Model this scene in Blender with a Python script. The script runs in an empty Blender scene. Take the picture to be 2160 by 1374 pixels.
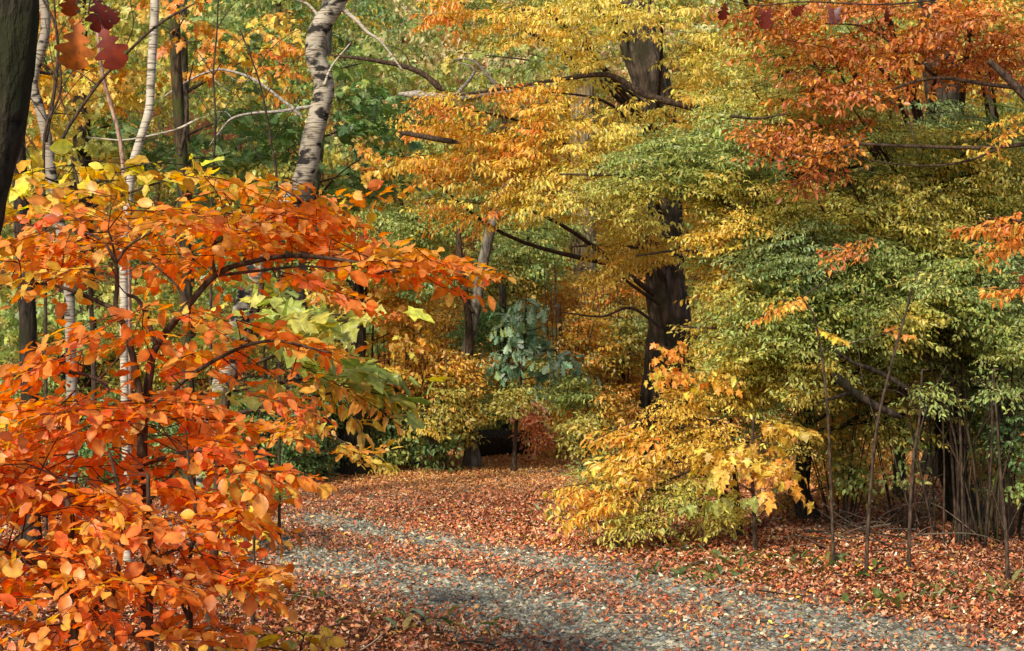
import bpy, math
import numpy as np
from mathutils import Vector

SEED = 7
rng = np.random.default_rng(SEED)
F = 3425.0            # focal length in photo pixels (photo is 2160 wide)
CAMZ = 1.7
scene = bpy.context.scene
COL = bpy.context.collection

# ------------------------------------------------------------------ camera, world, sun
cam_d = bpy.data.cameras.new('camera')
cam_d.sensor_width = 36.0
cam_d.lens = 36.0 * F / 2160.0
cam_d.clip_start, cam_d.clip_end = 0.1, 800
cam = bpy.data.objects.new('camera', cam_d)
cam.location = (0, 0, CAMZ)
cam.rotation_euler = (math.radians(90), 0, 0)
COL.objects.link(cam)
scene.camera = cam

TO_SUN = np.array([-0.42, -0.66, 0.62]); TO_SUN /= np.linalg.norm(TO_SUN)
w = bpy.data.worlds.new('World'); scene.world = w; w.use_nodes = True
nt = w.node_tree
bg = nt.nodes['Background']
sky = nt.nodes.new('ShaderNodeTexSky'); sky.sky_type = 'NISHITA'; sky.sun_disc = False
sky.sun_elevation = math.asin(TO_SUN[2]); sky.sun_rotation = math.atan2(TO_SUN[0], TO_SUN[1])
nt.links.new(sky.outputs[0], bg.inputs[0]); bg.inputs[1].default_value = 0.15
sd = bpy.data.lights.new('sun', 'SUN'); sd.energy = 5.0; sd.angle = math.radians(7); sd.color = (1.0, 0.95, 0.84)
so = bpy.data.objects.new('sun', sd); COL.objects.link(so)
so.rotation_euler = Vector(TO_SUN).to_track_quat('Z', 'Y').to_euler()

scene.view_settings.view_transform = 'Standard'
scene.view_settings.look = 'None'
scene.view_settings.exposure = 0
cy = scene.cycles
cy.max_bounces = 7; cy.diffuse_bounces = 4; cy.glossy_bounces = 2; cy.transmission_bounces = 4

# ------------------------------------------------------------------ helpers
def lin(h):
    h = h.lstrip('#')
    c = np.array([int(h[i:i+2], 16) for i in (0, 2, 4)]) / 255.0
    return np.where(c <= 0.04045, c / 12.92, ((c + 0.055) / 1.055) ** 2.4)

def P(px, py, d):
    """world point that stands d metres away at this place of the photograph"""
    return np.array([(px - 1080) / F * d, d, CAMZ - (py - 687) / F * d])

def smooth01(a, b, x):
    t = np.clip((x - a) / (b - a), 0, 1)
    return t * t * (3 - 2 * t)

def vnoise(x, y, seed=0):
    """value noise on the plane"""
    x = np.asarray(x, float); y = np.asarray(y, float)
    xi = np.floor(x).astype(np.int64); yi = np.floor(y).astype(np.int64)
    fx = x - xi; fy = y - yi
    fx = fx * fx * (3 - 2 * fx); fy = fy * fy * (3 - 2 * fy)
    def h(a, b):
        n = (a * 374761393 + b * 668265263 + seed * 974634533) & 0x7fffffff
        n = ((n ^ (n >> 13)) * 1274126177) & 0x7fffffff
        return ((n ^ (n >> 16)) & 0xffff) / 65535.0
    return (h(xi, yi) * (1 - fx) + h(xi + 1, yi) * fx) * (1 - fy) + (h(xi, yi + 1) * (1 - fx) + h(xi + 1, yi + 1) * fx) * fy

def fbm(x, y, seed=0, o=3):
    s, a, t = 0, 1.0, 0
    for k in range(o):
        s = s + a * vnoise(np.asarray(x) * 2 ** k, np.asarray(y) * 2 ** k, seed + k); t += a; a *= 0.5
    return s / t

def ground_z(x, y):
    x = np.asarray(x, float); y = np.asarray(y, float)
    z = 0.05 * (fbm(x * 0.5, y * 0.5, 3) - 0.5) * smooth01(2, 10, np.abs(lane_u(x, y)))
    z = z + 0.14 * (fbm(x * 0.9, y * 0.9, 5, 4) - 0.5) * smooth01(1.3, 2.5, np.abs(lane_u(x, y)))
    z = z + 28.0 * smooth01(36, 90, y) + 0.012 * np.maximum(y - 24, 0)
    z = z + 2.5 * smooth01(34, 60, y) * (fbm(x * 0.07, y * 0.07, 11) - 0.5)
    return z

LANE = np.array([(3.7, 4.2), (2.95, 5.7), (2.2, 7.2), (1.32, 8.7), (0.42, 10.15), (-0.6, 11.6), (-1.75, 13.0), (-2.5, 14.5),
                 (-2.0, 16.1), (-0.75, 17.5), (0.7, 18.7), (2.3, 20.2), (4.5, 23.0), (7.0, 28.0)])

def catmull(p, n):
    p = np.asarray(p, float)
    if len(p) == 2:
        t = np.linspace(0, 1, n)[:, None]
        return p[0] * (1 - t) + p[1] * t
    q = np.vstack([2 * p[0] - p[1], p, 2 * p[-1] - p[-2]])
    t = np.linspace(0, len(p) - 1 - 1e-6, n)
    i = t.astype(int); f = (t - i)[:, None] if p.ndim > 1 else (t - i)
    a, b, c, d = q[i], q[i + 1], q[i + 2], q[i + 3]
    return 0.5 * ((2 * b) + (-a + c) * f + (2 * a - 5 * b + 4 * c - d) * f ** 2 + (-a + 3 * b - 3 * c + d) * f ** 3)

LANE_S = catmull(LANE, 160)
_LT = np.gradient(LANE_S, axis=0); _LT /= np.linalg.norm(_LT, axis=1)[:, None]
def lane_u(x, y, want_s=False):
    """signed distance from the middle of the lane (and how far along it)"""
    x = np.asarray(x, float); y = np.asarray(y, float); sh = x.shape
    p = np.stack([x.ravel(), y.ravel()], 1)
    out = np.empty(len(p)); ss = np.empty(len(p))
    for k in range(0, len(p), 20000):
        q = p[k:k + 20000]
        d2 = ((q[:, None, :] - LANE_S[None]) ** 2).sum(2)
        j = d2.argmin(1)
        v = q - LANE_S[j]
        sg = np.sign(_LT[j, 0] * v[:, 1] - _LT[j, 1] * v[:, 0])
        out[k:k + 20000] = np.sqrt(d2[np.arange(len(q)), j]) * np.where(sg == 0, 1, sg)
        ss[k:k + 20000] = j / 160.0
    return (out.reshape(sh), ss.reshape(sh)) if want_s else out.reshape(sh)

def mesh_from(name, V, loops, starts, mat_idx=None, mats=(), colors=None, smooth=False):
    me = bpy.data.meshes.new(name)
    V = np.asarray(V, np.float32)
    me.vertices.add(len(V)); me.vertices.foreach_set('co', V.ravel())
    loops = np.asarray(loops, np.int32); starts = np.asarray(starts, np.int32)
    me.loops.add(len(loops)); me.loops.foreach_set('vertex_index', loops)
    me.polygons.add(len(starts)); me.polygons.foreach_set('loop_start', starts)
    if mat_idx is not None:
        me.polygons.foreach_set('material_index', np.asarray(mat_idx, np.int32))
    if smooth is not False:
        sm = np.ones(len(starts), bool) if smooth is True else np.asarray(smooth, bool)
        me.polygons.foreach_set('use_smooth', sm)
    for m in mats: me.materials.append(m)
    me.update(calc_edges=True)
    if colors is not None:
        at = me.color_attributes.new('Col', 'FLOAT_COLOR', 'POINT')
        c = np.ones((len(V), 4), np.float32); c[:, :3] = colors
        at.data.foreach_set('color', c.ravel())
    return me

class Bag:
    """collects polygons of several materials into ONE mesh"""
    def __init__(s): s.V, s.C, s.L, s.S, s.M, s.SM, s.nv, s.nl = [], [], [], [], [], [], 0, 0
    def add(s, V, L, S, col, mat=0, smooth=False):
        V = np.asarray(V, float); L = np.asarray(L); S = np.asarray(S)
        s.V.append(V); s.C.append(np.broadcast_to(col, V.shape)); s.L.append(L + s.nv); s.S.append(S + s.nl)
        s.M.append(np.full(len(S), mat)); s.SM.append(np.full(len(S), smooth)); s.nv += len(V); s.nl += len(L)
    def obj(s, name, mats, parent=None, origin=None):
        V = np.vstack(s.V)
        if parent is not None and origin is None: origin = np.array(parent.location)
        if origin is None: origin = np.zeros(3)
        me = mesh_from(name, V - origin, np.concatenate(s.L), np.concatenate(s.S), np.concatenate(s.M), mats, np.vstack(s.C), np.concatenate(s.SM))
        o = bpy.data.objects.new(name, me); COL.objects.link(o)
        if parent is not None: o.parent = parent
        else: o.location = origin
        return o

def tube_geo(path, rad, k=10, bumps=0.0, seed=0, cap=True):
    path = np.asarray(path, float); n = len(path)
    rad = np.broadcast_to(np.asarray(rad, float), (n,))
    t = np.gradient(path, axis=0); t /= np.linalg.norm(t, axis=1)[:, None] + 1e-9
    ref = np.array([0.31, 0.95, 0.05]) if abs(t[:, 2]).mean() > 0.5 else np.array([0.02, 0.05, 1.0])
    u = np.cross(t, ref); u /= np.linalg.norm(u, axis=1)[:, None] + 1e-9
    v = np.cross(t, u)
    a = np.linspace(0, 2 * np.pi, k, endpoint=False)
    r = np.repeat(rad[:, None], k, 1)
    if bumps:
        L = np.concatenate([[0], np.cumsum(np.linalg.norm(np.diff(path, axis=0), axis=1))])
        R0 = max(rad.mean(), 1e-3)
        nz = fbm(np.cos(a)[None, :] * 1.6 + 9 + 0 * L[:, None], np.sin(a)[None, :] * 1.6 + L[:, None] / R0 * 0.35 + 5, seed, 3) - 0.5
        fine = vnoise(np.arange(k)[None, :] * 1.7 + 0 * L[:, None], L[:, None] / R0 * 1.1 + 3 * np.arange(k)[None, :], seed + 9) - 0.5
        r = r * (1 + bumps * (1.6 * nz + 0.9 * fine))
    V = path[:, None, :] + r[:, :, None] * (np.cos(a)[None, :, None] * u[:, None, :] + np.sin(a)[None, :, None] * v[:, None, :])
    V = V.reshape(-1, 3)
    i = np.arange(n - 1)[:, None] * k; j = np.arange(k)[None, :]; j2 = (j + 1) % k
    q = np.stack([i + j, i + j2, i + k + j2, i + k + j], -1).reshape(-1, 4)
    loops = q.ravel().tolist(); starts = list(range(0, len(loops), 4))
    if cap:
        starts.append(len(loops)); loops += list(range((n - 1) * k, n * k))
        starts.append(len(loops)); loops += list(range(k - 1, -1, -1))
    return V, np.array(loops), np.array(starts)

# ------------------------------------------------------------------ materials
def new_mat(name):
    m = bpy.data.materials.new(name); m.use_nodes = True
    n = m.node_tree.nodes; n.clear()
    out = n.new('ShaderNodeOutputMaterial')
    return m, n, m.node_tree.links, out

def leaf_mat(name, trans=0.45, gloss=0.06, rough=0.45, mottle=35.0, backlight=1.3):
    m, n, l, out = new_mat(name)
    at = n.new('ShaderNodeAttribute'); at.attribute_name = 'Col'
    tc = n.new('ShaderNodeTexCoord')
    nz = n.new('ShaderNodeTexNoise'); nz.inputs['Scale'].default_value = mottle; nz.inputs['Detail'].default_value = 2
    l.new(tc.outputs['Object'], nz.inputs['Vector'])
    mr = n.new('ShaderNodeMapRange'); mr.inputs[1].default_value = 0.3; mr.inputs[2].default_value = 0.7
    mr.inputs[3].default_value = 0.62; mr.inputs[4].default_value = 1.22
    l.new(nz.outputs['Fac'], mr.inputs[0])
    mx = n.new('ShaderNodeMix'); mx.data_type = 'RGBA'; mx.blend_type = 'MULTIPLY'; mx.inputs[0].default_value = 1
    l.new(at.outputs['Color'], mx.inputs[6]); l.new(mr.outputs[0], mx.inputs[7])
    df = n.new('ShaderNodeBsdfDiffuse')
    hs = n.new('ShaderNodeHueSaturation'); hs.inputs['Saturation'].default_value = 1.1; hs.inputs['Value'].default_value = backlight
    sn = n.new('ShaderNodeTexNoise'); sn.inputs['Scale'].default_value = mottle * 3; sn.inputs['Detail'].default_value = 3
    l.new(tc.outputs['Object'], sn.inputs['Vector'])
    sr = n.new('ShaderNodeMapRange'); sr.inputs[1].default_value = 0.64; sr.inputs[2].default_value = 0.72; sr.inputs[4].default_value = 0.55
    l.new(sn.outputs['Fac'], sr.inputs[0])
    sm = n.new('ShaderNodeMix'); sm.data_type = 'RGBA'; l.new(sr.outputs[0], sm.inputs[0]); l.new(mx.outputs[2], sm.inputs[6]); sm.inputs[7].default_value = (.16, .07, .025, 1)
    mx = sm
    l.new(mx.outputs[2], hs.inputs['Color'])
    tr = n.new('ShaderNodeBsdfTranslucent'); l.new(hs.outputs[0], tr.inputs[0])
    l.new(mx.outputs[2], df.inputs[0])
    ms = n.new('ShaderNodeMixShader'); ms.inputs[0].default_value = trans
    l.new(df.outputs[0], ms.inputs[1]); l.new(tr.outputs[0], ms.inputs[2])
    gl = n.new('ShaderNodeBsdfGlossy'); gl.inputs['Roughness'].default_value = rough; gl.inputs[0].default_value = (1, 1, 1, 1)
    m2 = n.new('ShaderNodeMixShader'); m2.inputs[0].default_value = gloss
    l.new(ms.outputs[0], m2.inputs[1]); l.new(gl.outputs[0], m2.inputs[2])
    l.new(m2.outputs[0], out.inputs[0])
    return m

def bark_mat(name, dark, light, scale=(9, 9, 2.2), bump=0.6, moss=None, rough=0.9):
    m, n, l, out = new_mat(name)
    tc = n.new('ShaderNodeTexCoord'); mp = n.new('ShaderNodeMapping'); mp.inputs['Scale'].default_value = scale
    l.new(tc.outputs['Object'], mp.inputs['Vector'])
    nz = n.new('ShaderNodeTexNoise'); nz.inputs['Scale'].default_value = 3.0; nz.inputs['Detail'].default_value = 6; nz.inputs['Roughness'].default_value = 0.65
    l.new(mp.outputs[0], nz.inputs['Vector'])
    vo = n.new('ShaderNodeTexVoronoi'); vo.feature = 'DISTANCE_TO_EDGE'; vo.inputs['Scale'].default_value = 2.2
    l.new(mp.outputs[0], vo.inputs['Vector'])
    ad = n.new('ShaderNodeMath'); ad.operation = 'MULTIPLY_ADD'; ad.inputs[1].default_value = 0.8
    l.new(vo.outputs['Distance'], ad.inputs[0]); l.new(nz.outputs['Fac'], ad.inputs[2])
    cr = n.new('ShaderNodeValToRGB'); cr.color_ramp.elements[0].position = 0.36; cr.color_ramp.elements[1].position = 0.78
    cr.color_ramp.elements[0].color = (*lin(dark), 1); cr.color_ramp.elements[1].color = (*lin(light), 1)
    l.new(ad.outputs[0], cr.inputs[0])
    col = cr.outputs[0]
    if moss:
        n2 = n.new('ShaderNodeTexNoise'); n2.inputs['Scale'].default_value = 5.0; n2.inputs['Detail'].default_value = 5
        l.new(tc.outputs['Object'], n2.inputs['Vector'])
        r2 = n.new('ShaderNodeMapRange'); r2.inputs[1].default_value = 0.47; r2.inputs[2].default_value = 0.62
        l.new(n2.outputs['Fac'], r2.inputs[0])
        mm = n.new('ShaderNodeMix'); mm.data_type = 'RGBA'; l.new(r2.outputs[0], mm.inputs[0]); l.new(col, mm.inputs[6])
        mm.inputs[7].default_value = (*lin(moss), 1); col = mm.outputs[2]
    bp = n.new('ShaderNodeBump'); bp.inputs['Strength'].default_value = bump; bp.inputs['Distance'].default_value = 0.03
    l.new(ad.outputs[0], bp.inputs['Height'])
    bs = n.new('ShaderNodeBsdfPrincipled'); bs.inputs['Roughness'].default_value = rough
    bs.inputs['Specular IOR Level'].default_value = 0.2
    l.new(col, bs.inputs['Base Color']); l.new(bp.outputs[0], bs.inputs['Normal']); l.new(bs.outputs[0], out.inputs[0])
    return m

def birch_mat(name, white='#d9d2c2', dark='#2a241d', amount=0.5):
    m, n, l, out = new_mat(name)
    tc = n.new('ShaderNodeTexCoord')
    def noise(sc, scale, det=3):
        mp = n.new('ShaderNodeMapping'); mp.inputs['Scale'].default_value = sc
        l.new(tc.outputs['Object'], mp.inputs['Vector'])
        z = n.new('ShaderNodeTexNoise'); z.inputs['Scale'].default_value = scale; z.inputs['Detail'].default_value = det
        l.new(mp.outputs[0], z.inputs['Vector']); return z
    a = noise((4, 4, 42), 2.0, 4)         # fine lenticels that run round the trunk
    b = noise((3.0, 3.0, 5.5), 2.2, 6)       # large dark patches
    r1 = n.new('ShaderNodeMapRange'); r1.inputs[1].default_value = 0.50; r1.inputs[2].default_value = 0.64; l.new(a.outputs['Fac'], r1.inputs[0])
    r2 = n.new('ShaderNodeMapRange'); r2.inputs[1].default_value = 0.68 - 0.16 * amount; r2.inputs[2].default_value = 0.74 - 0.14 * amount; l.new(b.outputs['Fac'], r2.inputs[0])
    c = noise((3, 3, 3), 3, 4)
    base = n.new('ShaderNodeMix'); base.data_type = 'RGBA'; l.new(c.outputs['Fac'], base.inputs[0])
    base.inputs[6].default_value = (*lin(white), 1); base.inputs[7].default_value = (*lin('#a8977c'), 1)
    m1 = n.new('ShaderNodeMix'); m1.data_type = 'RGBA'; l.new(r1.outputs[0], m1.inputs[0]); l.new(base.outputs[2], m1.inputs[6]); m1.inputs[7].default_value = (*lin('#6b5a46'), 1)
    m2 = n.new('ShaderNodeMix'); m2.data_type = 'RGBA'; l.new(r2.outputs[0], m2.inputs[0]); l.new(m1.outputs[2], m2.inputs[6]); m2.inputs[7].default_value = (*lin(dark), 1)
    bp = n.new('ShaderNodeBump'); bp.inputs['Strength'].default_value = 0.35; bp.inputs['Distance'].default_value = 0.01; l.new(a.outputs['Fac'], bp.inputs['Height'])
    bs = n.new('ShaderNodeBsdfPrincipled'); bs.inputs['Roughness'].default_value = 0.75; bs.inputs['Specular IOR Level'].default_value = 0.25
    l.new(m2.outputs[2], bs.inputs['Base Color']); l.new(bp.outputs[0], bs.inputs['Normal']); l.new(bs.outputs[0], out.inputs[0])
    return m

def ground_mat(name, cols, scale, vscale):
    m, n, l, out = new_mat(name)
    tc = n.new('ShaderNodeTexCoord')
    vo = n.new('ShaderNodeTexVoronoi'); vo.inputs['Scale'].default_value = vscale; l.new(tc.outputs['Object'], vo.inputs['Vector'])
    nz = n.new('ShaderNodeTexNoise'); nz.inputs['Scale'].default_value = scale; nz.inputs['Detail'].default_value = 6; l.new(tc.outputs['Object'], nz.inputs['Vector'])
    sp = n.new('ShaderNodeSeparateColor'); l.new(vo.outputs['Color'], sp.inputs[0])
    cr = n.new('ShaderNodeValToRGB'); e = cr.color_ramp.elements
    e[0].color = (*lin(cols[0]), 1); e[1].color = (*lin(cols[-1]), 1)
    for k, c in enumerate(cols[1:-1]):
        x = e.new((k + 1) / (len(cols) - 1)); x.color = (*lin(c), 1)
    l.new(sp.outputs[0], cr.inputs[0])
    mr = n.new('ShaderNodeMapRange'); mr.inputs[1].default_value = 0.3; mr.inputs[2].default_value = 0.7; mr.inputs[3].default_value = 0.55; mr.inputs[4].default_value = 1.2
    l.new(nz.outputs['Fac'], mr.inputs[0])
    mx = n.new('ShaderNodeMix'); mx.data_type = 'RGBA'; mx.blend_type = 'MULTIPLY'; mx.inputs[0].default_value = 1
    l.new(cr.outputs[0], mx.inputs[6]); l.new(mr.outputs[0], mx.inputs[7])
    bp = n.new('ShaderNodeBump'); bp.inputs['Strength'].default_value = 0.8; bp.inputs['Distance'].default_value = 0.02
    l.new(sp.outputs[1], bp.inputs['Height'])
    bs = n.new('ShaderNodeBsdfPrincipled'); bs.inputs['Roughness'].default_value = 0.95; bs.inputs['Specular IOR Level'].default_value = 0.1
    l.new(mx.outputs[2], bs.inputs['Base Color']); l.new(bp.outputs[0], bs.inputs['Normal']); l.new(bs.outputs[0], out.inputs[0])
    return m

def attr_mat(name, rough=0.9):
    m, n, l, out = new_mat(name)
    at = n.new('ShaderNodeAttribute'); at.attribute_name = 'Col'
    tc = n.new('ShaderNodeTexCoord'); nz = n.new('ShaderNodeTexNoise'); nz.inputs['Scale'].default_value = 60
    l.new(tc.outputs['Object'], nz.inputs['Vector'])
    mr = n.new('ShaderNodeMapRange'); mr.inputs[1].default_value = 0.3; mr.inputs[2].default_value = 0.7; mr.inputs[3].default_value = 0.7; mr.inputs[4].default_value = 1.2
    l.new(nz.outputs['Fac'], mr.inputs[0])
    mx = n.new('ShaderNodeMix'); mx.data_type = 'RGBA'; mx.blend_type = 'MULTIPLY'; mx.inputs[0].default_value = 1
    l.new(at.outputs['Color'], mx.inputs[6]); l.new(mr.outputs[0], mx.inputs[7])
    bs = n.new('ShaderNodeBsdfPrincipled'); bs.inputs['Roughness'].default_value = rough; bs.inputs['Specular IOR Level'].default_value = 0.15
    l.new(mx.outputs[2], bs.inputs['Base Color']); l.new(bs.outputs[0], out.inputs[0])
    return m

M_LEAF = leaf_mat('leaf_near', 0.40, gloss=0.03)
M_BEECH = leaf_mat('leaf_beech', 0.52, gloss=0.03, backlight=1.45)
M_FAR = leaf_mat('leaf_far', 0.40, gloss=0.03, mottle=8)
M_LITTER = leaf_mat('leaf_litter', 0.12, gloss=0.03, rough=0.5, mottle=30)
M_TWIG = attr_mat('twig_bark')
M_DARK = bark_mat('bark_dark', '#100c09', '#4a3d31', moss='#2c2a17')
M_FURROW = bark_mat('bark_furrowed', '#0c0906', '#6a5846', scale=(6, 6, 1.5), bump=1.0, moss='#3a3420')
M_MOSSDARK = bark_mat('bark_mossy_dark', '#0c0a07', '#4c4230', moss='#30301a', scale=(11, 11, 4), bump=1.0)
M_MOSSY = bark_mat('bark_mossy', '#17130c', '#5a4a34', moss='#454620', scale=(9, 9, 2))
M_GREY = bark_mat('bark_grey', '#3a342c', '#8d8373', scale=(7, 7, 2.2), bump=0.5)
M_SUNNY = bark_mat('bark_sunlit_furrowed', '#3a2d1c', '#a58f6b', scale=(7, 7, 1.4), bump=0.9)  # sunlight on the far trunk put into its pale bark colour
M_BIRCH = birch_mat('bark_birch', '#bdb19c', amount=1.15)
M_BIRCHSHADE = birch_mat('bark_shaded_birch', '#9c9284', amount=.9)  # greyer than the other birches, dappled shade put into its colour
M_BIRCH2 = birch_mat('bark_young_birch', '#ddd0b8', amount=0.3)
M_PINK = bark_mat('bark_pinkish', '#6b4d3c', '#c39c83', scale=(12, 12, 4), bump=0.3)
M_DEAD = bark_mat('wood_weathered', '#5e5347', '#bdb09f', scale=(10, 10, 10), bump=0.4)
M_STEM = bark_mat('bark_stem', '#241b14', '#5d4a39', scale=(14, 14, 5), bump=0.4)

# ------------------------------------------------------------------ leaf shapes (unit length along x, width to be scaled)
def tpl_ovate(st=((0, 0), (.07, .19), (.2, .38), (.36, .485), (.52, .49), (.68, .39), (.83, .23), (.93, .09), (1, 0)), fold=0.22, curl=0.22, wave=.035):
    V, Fc = [], []
    for x, y in st: V.append((x, 0, -curl * x * x))
    n = len(st)
    L, R = {}, {}
    for i, (x, y) in enumerate(st):
        if y > 0:
            e = wave * (1 if i % 2 else -1)
            L[i] = len(V); V.append((x + .10 * y, y, fold * y - curl * x * x + e)); R[i] = len(V); V.append((x + .10 * y, -y, fold * y - curl * x * x - e))
        else: L[i] = R[i] = i
    for i in range(n - 1):
        for D, flip in ((L, 0), (R, 1)):
            f = [i, i + 1, D[i + 1], D[i]]; f = [a for k, a in enumerate(f) if a not in f[:k]]
            Fc.append(f[::-1] if flip else f)
    V = np.array(V, float)
    shade = np.where(np.abs(V[:, 1]) < 1e-6, 1.16, np.where(np.arange(len(V)) % 2, .90, .98))
    return V, Fc, shade

def tpl_palmate(curl=0.32, deep=1.0):
    half = [(0, .03), (-.10, .36), (.10, .26), (.13, .34), (.40, .60), (.42, .36), (.50, .22 / deep), (.62, .30), (.74, .20), (1.0, 0)]
    pts = half + [(x, -y) for x, y in half[::-1][1:]]
    V = [(0.30, 0, 0)] + [(x, y, -curl * ((x - .3) ** 2 + y * y) + 0.04 * ((i % 3) - 1)) for i, (x, y) in enumerate(pts)]
    n = len(pts)
    Fc = [[0, 1 + (i + 1) % n, 1 + i] for i in range(n)]
    V = np.array(V, float); sh = np.full(len(V), 0.95); sh[0] = 1.15
    return V, Fc, sh

def tpl_oak(curl=0.25):
    return tpl_ovate(st=((0, .015), (.10, .03), (.17, .12), (.22, .15), (.26, .10), (.29, .08), (.33, .20), (.38, .28), (.43, .27), (.46, .17), (.49, .14), (.53, .30), (.59, .42), (.65, .42), (.69, .30), (.72, .22), (.76, .28), (.82, .33), (.88, .29), (.93, .20), (.97, .13), (1, 0)), fold=0.12, curl=curl, wave=0.0)

def tpl_diamond(fold=0.2):
    V = np.array([(0, 0, 0), (.45, .5, .12), (1, 0, -.16), (.45, -.5, .12)], float)
    return V, [[0, 2, 1], [0, 3, 2]], np.array([.95, 1, 1.05, .95])

TPL = {'ovate': tpl_ovate(), 'ovate_b': tpl_ovate(fold=0.35, curl=0.4), 'narrow': tpl_ovate(st=((0, 0), (.3, .5), (.65, .42), (1, 0)), fold=.25, curl=.3, wave=0.0), 'ovate_s': tpl_ovate(st=((0, 0), (.14, .30), (.42, .5), (.74, .33), (1, 0)), fold=.3, curl=.3), 'oak_s': tpl_ovate(st=((0, .02), (.15, .16), (.24, .09), (.37, .34), (.46, .15), (.62, .46), (.72, .22), (.85, .28), (1, 0)), fold=.15, curl=.25, wave=0.0),
       'palmate': tpl_palmate(), 'oak': tpl_oak(), 'diamond': tpl_diamond()}

def add_leaves(bag, tpl, pos, mat, col, mi=0):
    """pos (n,3); mat (n,3,3) columns = scaled leaf axes; col (n,3)"""
    V, Fc, sh = TPL[tpl]
    n, k = len(pos), len(V)
    if n == 0: return
    W = np.einsum('nij,kj->nki', mat, V) + pos[:, None, :]
    C = np.clip(col[:, None, :] * sh[None, :, None], 0, 1)
    fl = np.concatenate([np.array(f) for f in Fc]); ln = np.array([len(f) for f in Fc])
    st = np.concatenate([[0], np.cumsum(ln)[:-1]])
    L = (fl[None, :] + (np.arange(n) * k)[:, None]).ravel()
    S = (st[None, :] + (np.arange(n) * len(fl))[:, None]).ravel()
    bag.add(W.reshape(-1, 3), L, S, C.reshape(-1, 3), mi, tpl in ('ovate', 'ovate_b', 'oak'))

def frames(dirs, up, roll=None):
    x = dirs / (np.linalg.norm(dirs, axis=1)[:, None] + 1e-9)
    y = np.cross(up, x); y /= np.linalg.norm(y, axis=1)[:, None] + 1e-9
    z = np.cross(x, y)
    if roll is not None:
        c, s = np.cos(roll)[:, None], np.sin(roll)[:, None]
        y, z = c * y + s * z, c * z - s * y
    return np.stack([x, y, z], 2)

# ------------------------------------------------------------------ sprays: a twig with side twigs and leaves, in its own frame
def make_spray(r, L, ntw, ll, lw, droop, dsd, space, tw_len=0.45, sag=0.15, rad=0.0022):
    pos, mats = [], []
    wV, wL, wS, nv, nl = [], [], [], 0, 0
    def twig(p0, az, ln, rr, first):
        nonlocal nv, nl
        m = 6
        t = np.linspace(0, 1, m)
        wob = np.cumsum(r.normal(0, 0.10, m)); wob -= wob[0]
        a = az + wob
        step = ln / (m - 1)
        pts = [np.array(p0)]
        for i in range(1, m):
            pts.append(pts[-1] + step * np.array([math.cos(a[i]), math.sin(a[i]), -sag * 2 * t[i] + r.normal(0, .07)]))
        pts = np.array(pts)
        g = tube_geo(pts, np.linspace(rr, rr * .35, m), 3, cap=False)
        wV.append(g[0]); wL.append(g[1] + nv); wS.append(g[2] + nl); nv += len(g[0]); nl += len(g[1])
        s = first; side = 1 if r.random() < .5 else -1
        while s <= ln:
            q = s / ln * (m - 1); i = min(int(q), m - 2); f = q - i
            p = pts[i] * (1 - f) + pts[i + 1] * f
            td = pts[i + 1] - pts[i]; ta = math.atan2(td[1], td[0])
            la = ta + side * r.uniform(.5, 1.15) * (1 if s < ln * .93 else .2)
            dr = r.normal(droop, dsd)
            sc = r.uniform(.45, 1.32) * (0.75 + 0.25 * min(1, (ln - s) / (0.3 * ln) + .3))
            x = np.array([math.cos(la) * math.cos(dr), math.sin(la) * math.cos(dr), -math.sin(dr)])
            fr = frames(x[None], np.array([[0, 0, 1.0]]) + r.normal(0, .25, (1, 3)), np.array([r.normal(0, .45)]))[0]
            mats.append(fr * np.array([ll * sc, lw * sc * r.uniform(.85, 1.15), ll * sc * r.uniform(.3, 1.05)])); pos.append(p + 0.12 * ll * x)
            side = -side; s += space * r.uniform(.6, 1.4)
        return pts
    main = twig((0, 0, 0), 0, L, rad, L * .22)
    side = 1
    for k in range(ntw):
        t = .1 + .8 * (k + r.uniform(-.2, .2)) / max(1, ntw - 1); t = min(max(t, .05), .92)
        q = t * (len(main) - 1); i = int(q); p = main[i] + (q - i) * (main[min(i + 1, len(main) - 1)] - main[i])
        twig(p, side * r.uniform(.65, 1.05), L * tw_len * (1.1 - .75 * t) * r.uniform(.75, 1.25), rad * .6, space * .6)
        side = -side
    return np.array(pos), np.array(mats), np.vstack(wV), np.concatenate(wL), np.concatenate(wS)

SPEC = {
    #        leaf shape, spray length, twigs, leaf l, leaf w, droop, sd, spacing, twig length
    'beech':   ('ovate',   .34, 6, .054, .031, .14, .34, .031, .60),
    'beechlow':('ovate',   .30, 6, .055, .033, .26, .42, .031, .60),
    'bigbeech':('ovate',   .40, 3, .105, .062, .50, .40, .070, .55),
    'hornbeam':('narrow',  .48, 9, .040, .017, .40, .50, .021, .55),
    'maple':   ('palmate', .60, 5, .095, .085, .95, .45, .075, .55),
    'drape':   ('narrow',  .52, 8, .064, .025, .60, .48, .035, .52),
    'broad':   ('palmate', .65, 4, .150, .150, .35, .35, .120, .60),
    'oak':     ('oak_s',     .55, 6, .120, .085, .70, .50, .070, .55),
    'rust':    ('narrow',  .48, 9, .050, .023, .55, .55, .029, .55),
    'small':   ('diamond', .55, 7, .060, .038, .60, .45, .045, .55),
    'bush':    ('narrow',  .48, 7, .056, .027, .50, .50, .038, .55),
    'far':     ('diamond', .90, 8, .120, .075, .60, .50, .085, .55),
}
COVK = {'beech': 1.7, 'beechlow': 2.2, 'bigbeech': 1.1, 'hornbeam': 2.2, 'maple': 1.5, 'drape': 1.7, 'broad': 1.9, 'oak': 1.1, 'rust': 1.35, 'small': 2.5, 'bush': 2.8, 'far': 2.0}
SPRAYS = {}
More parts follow.
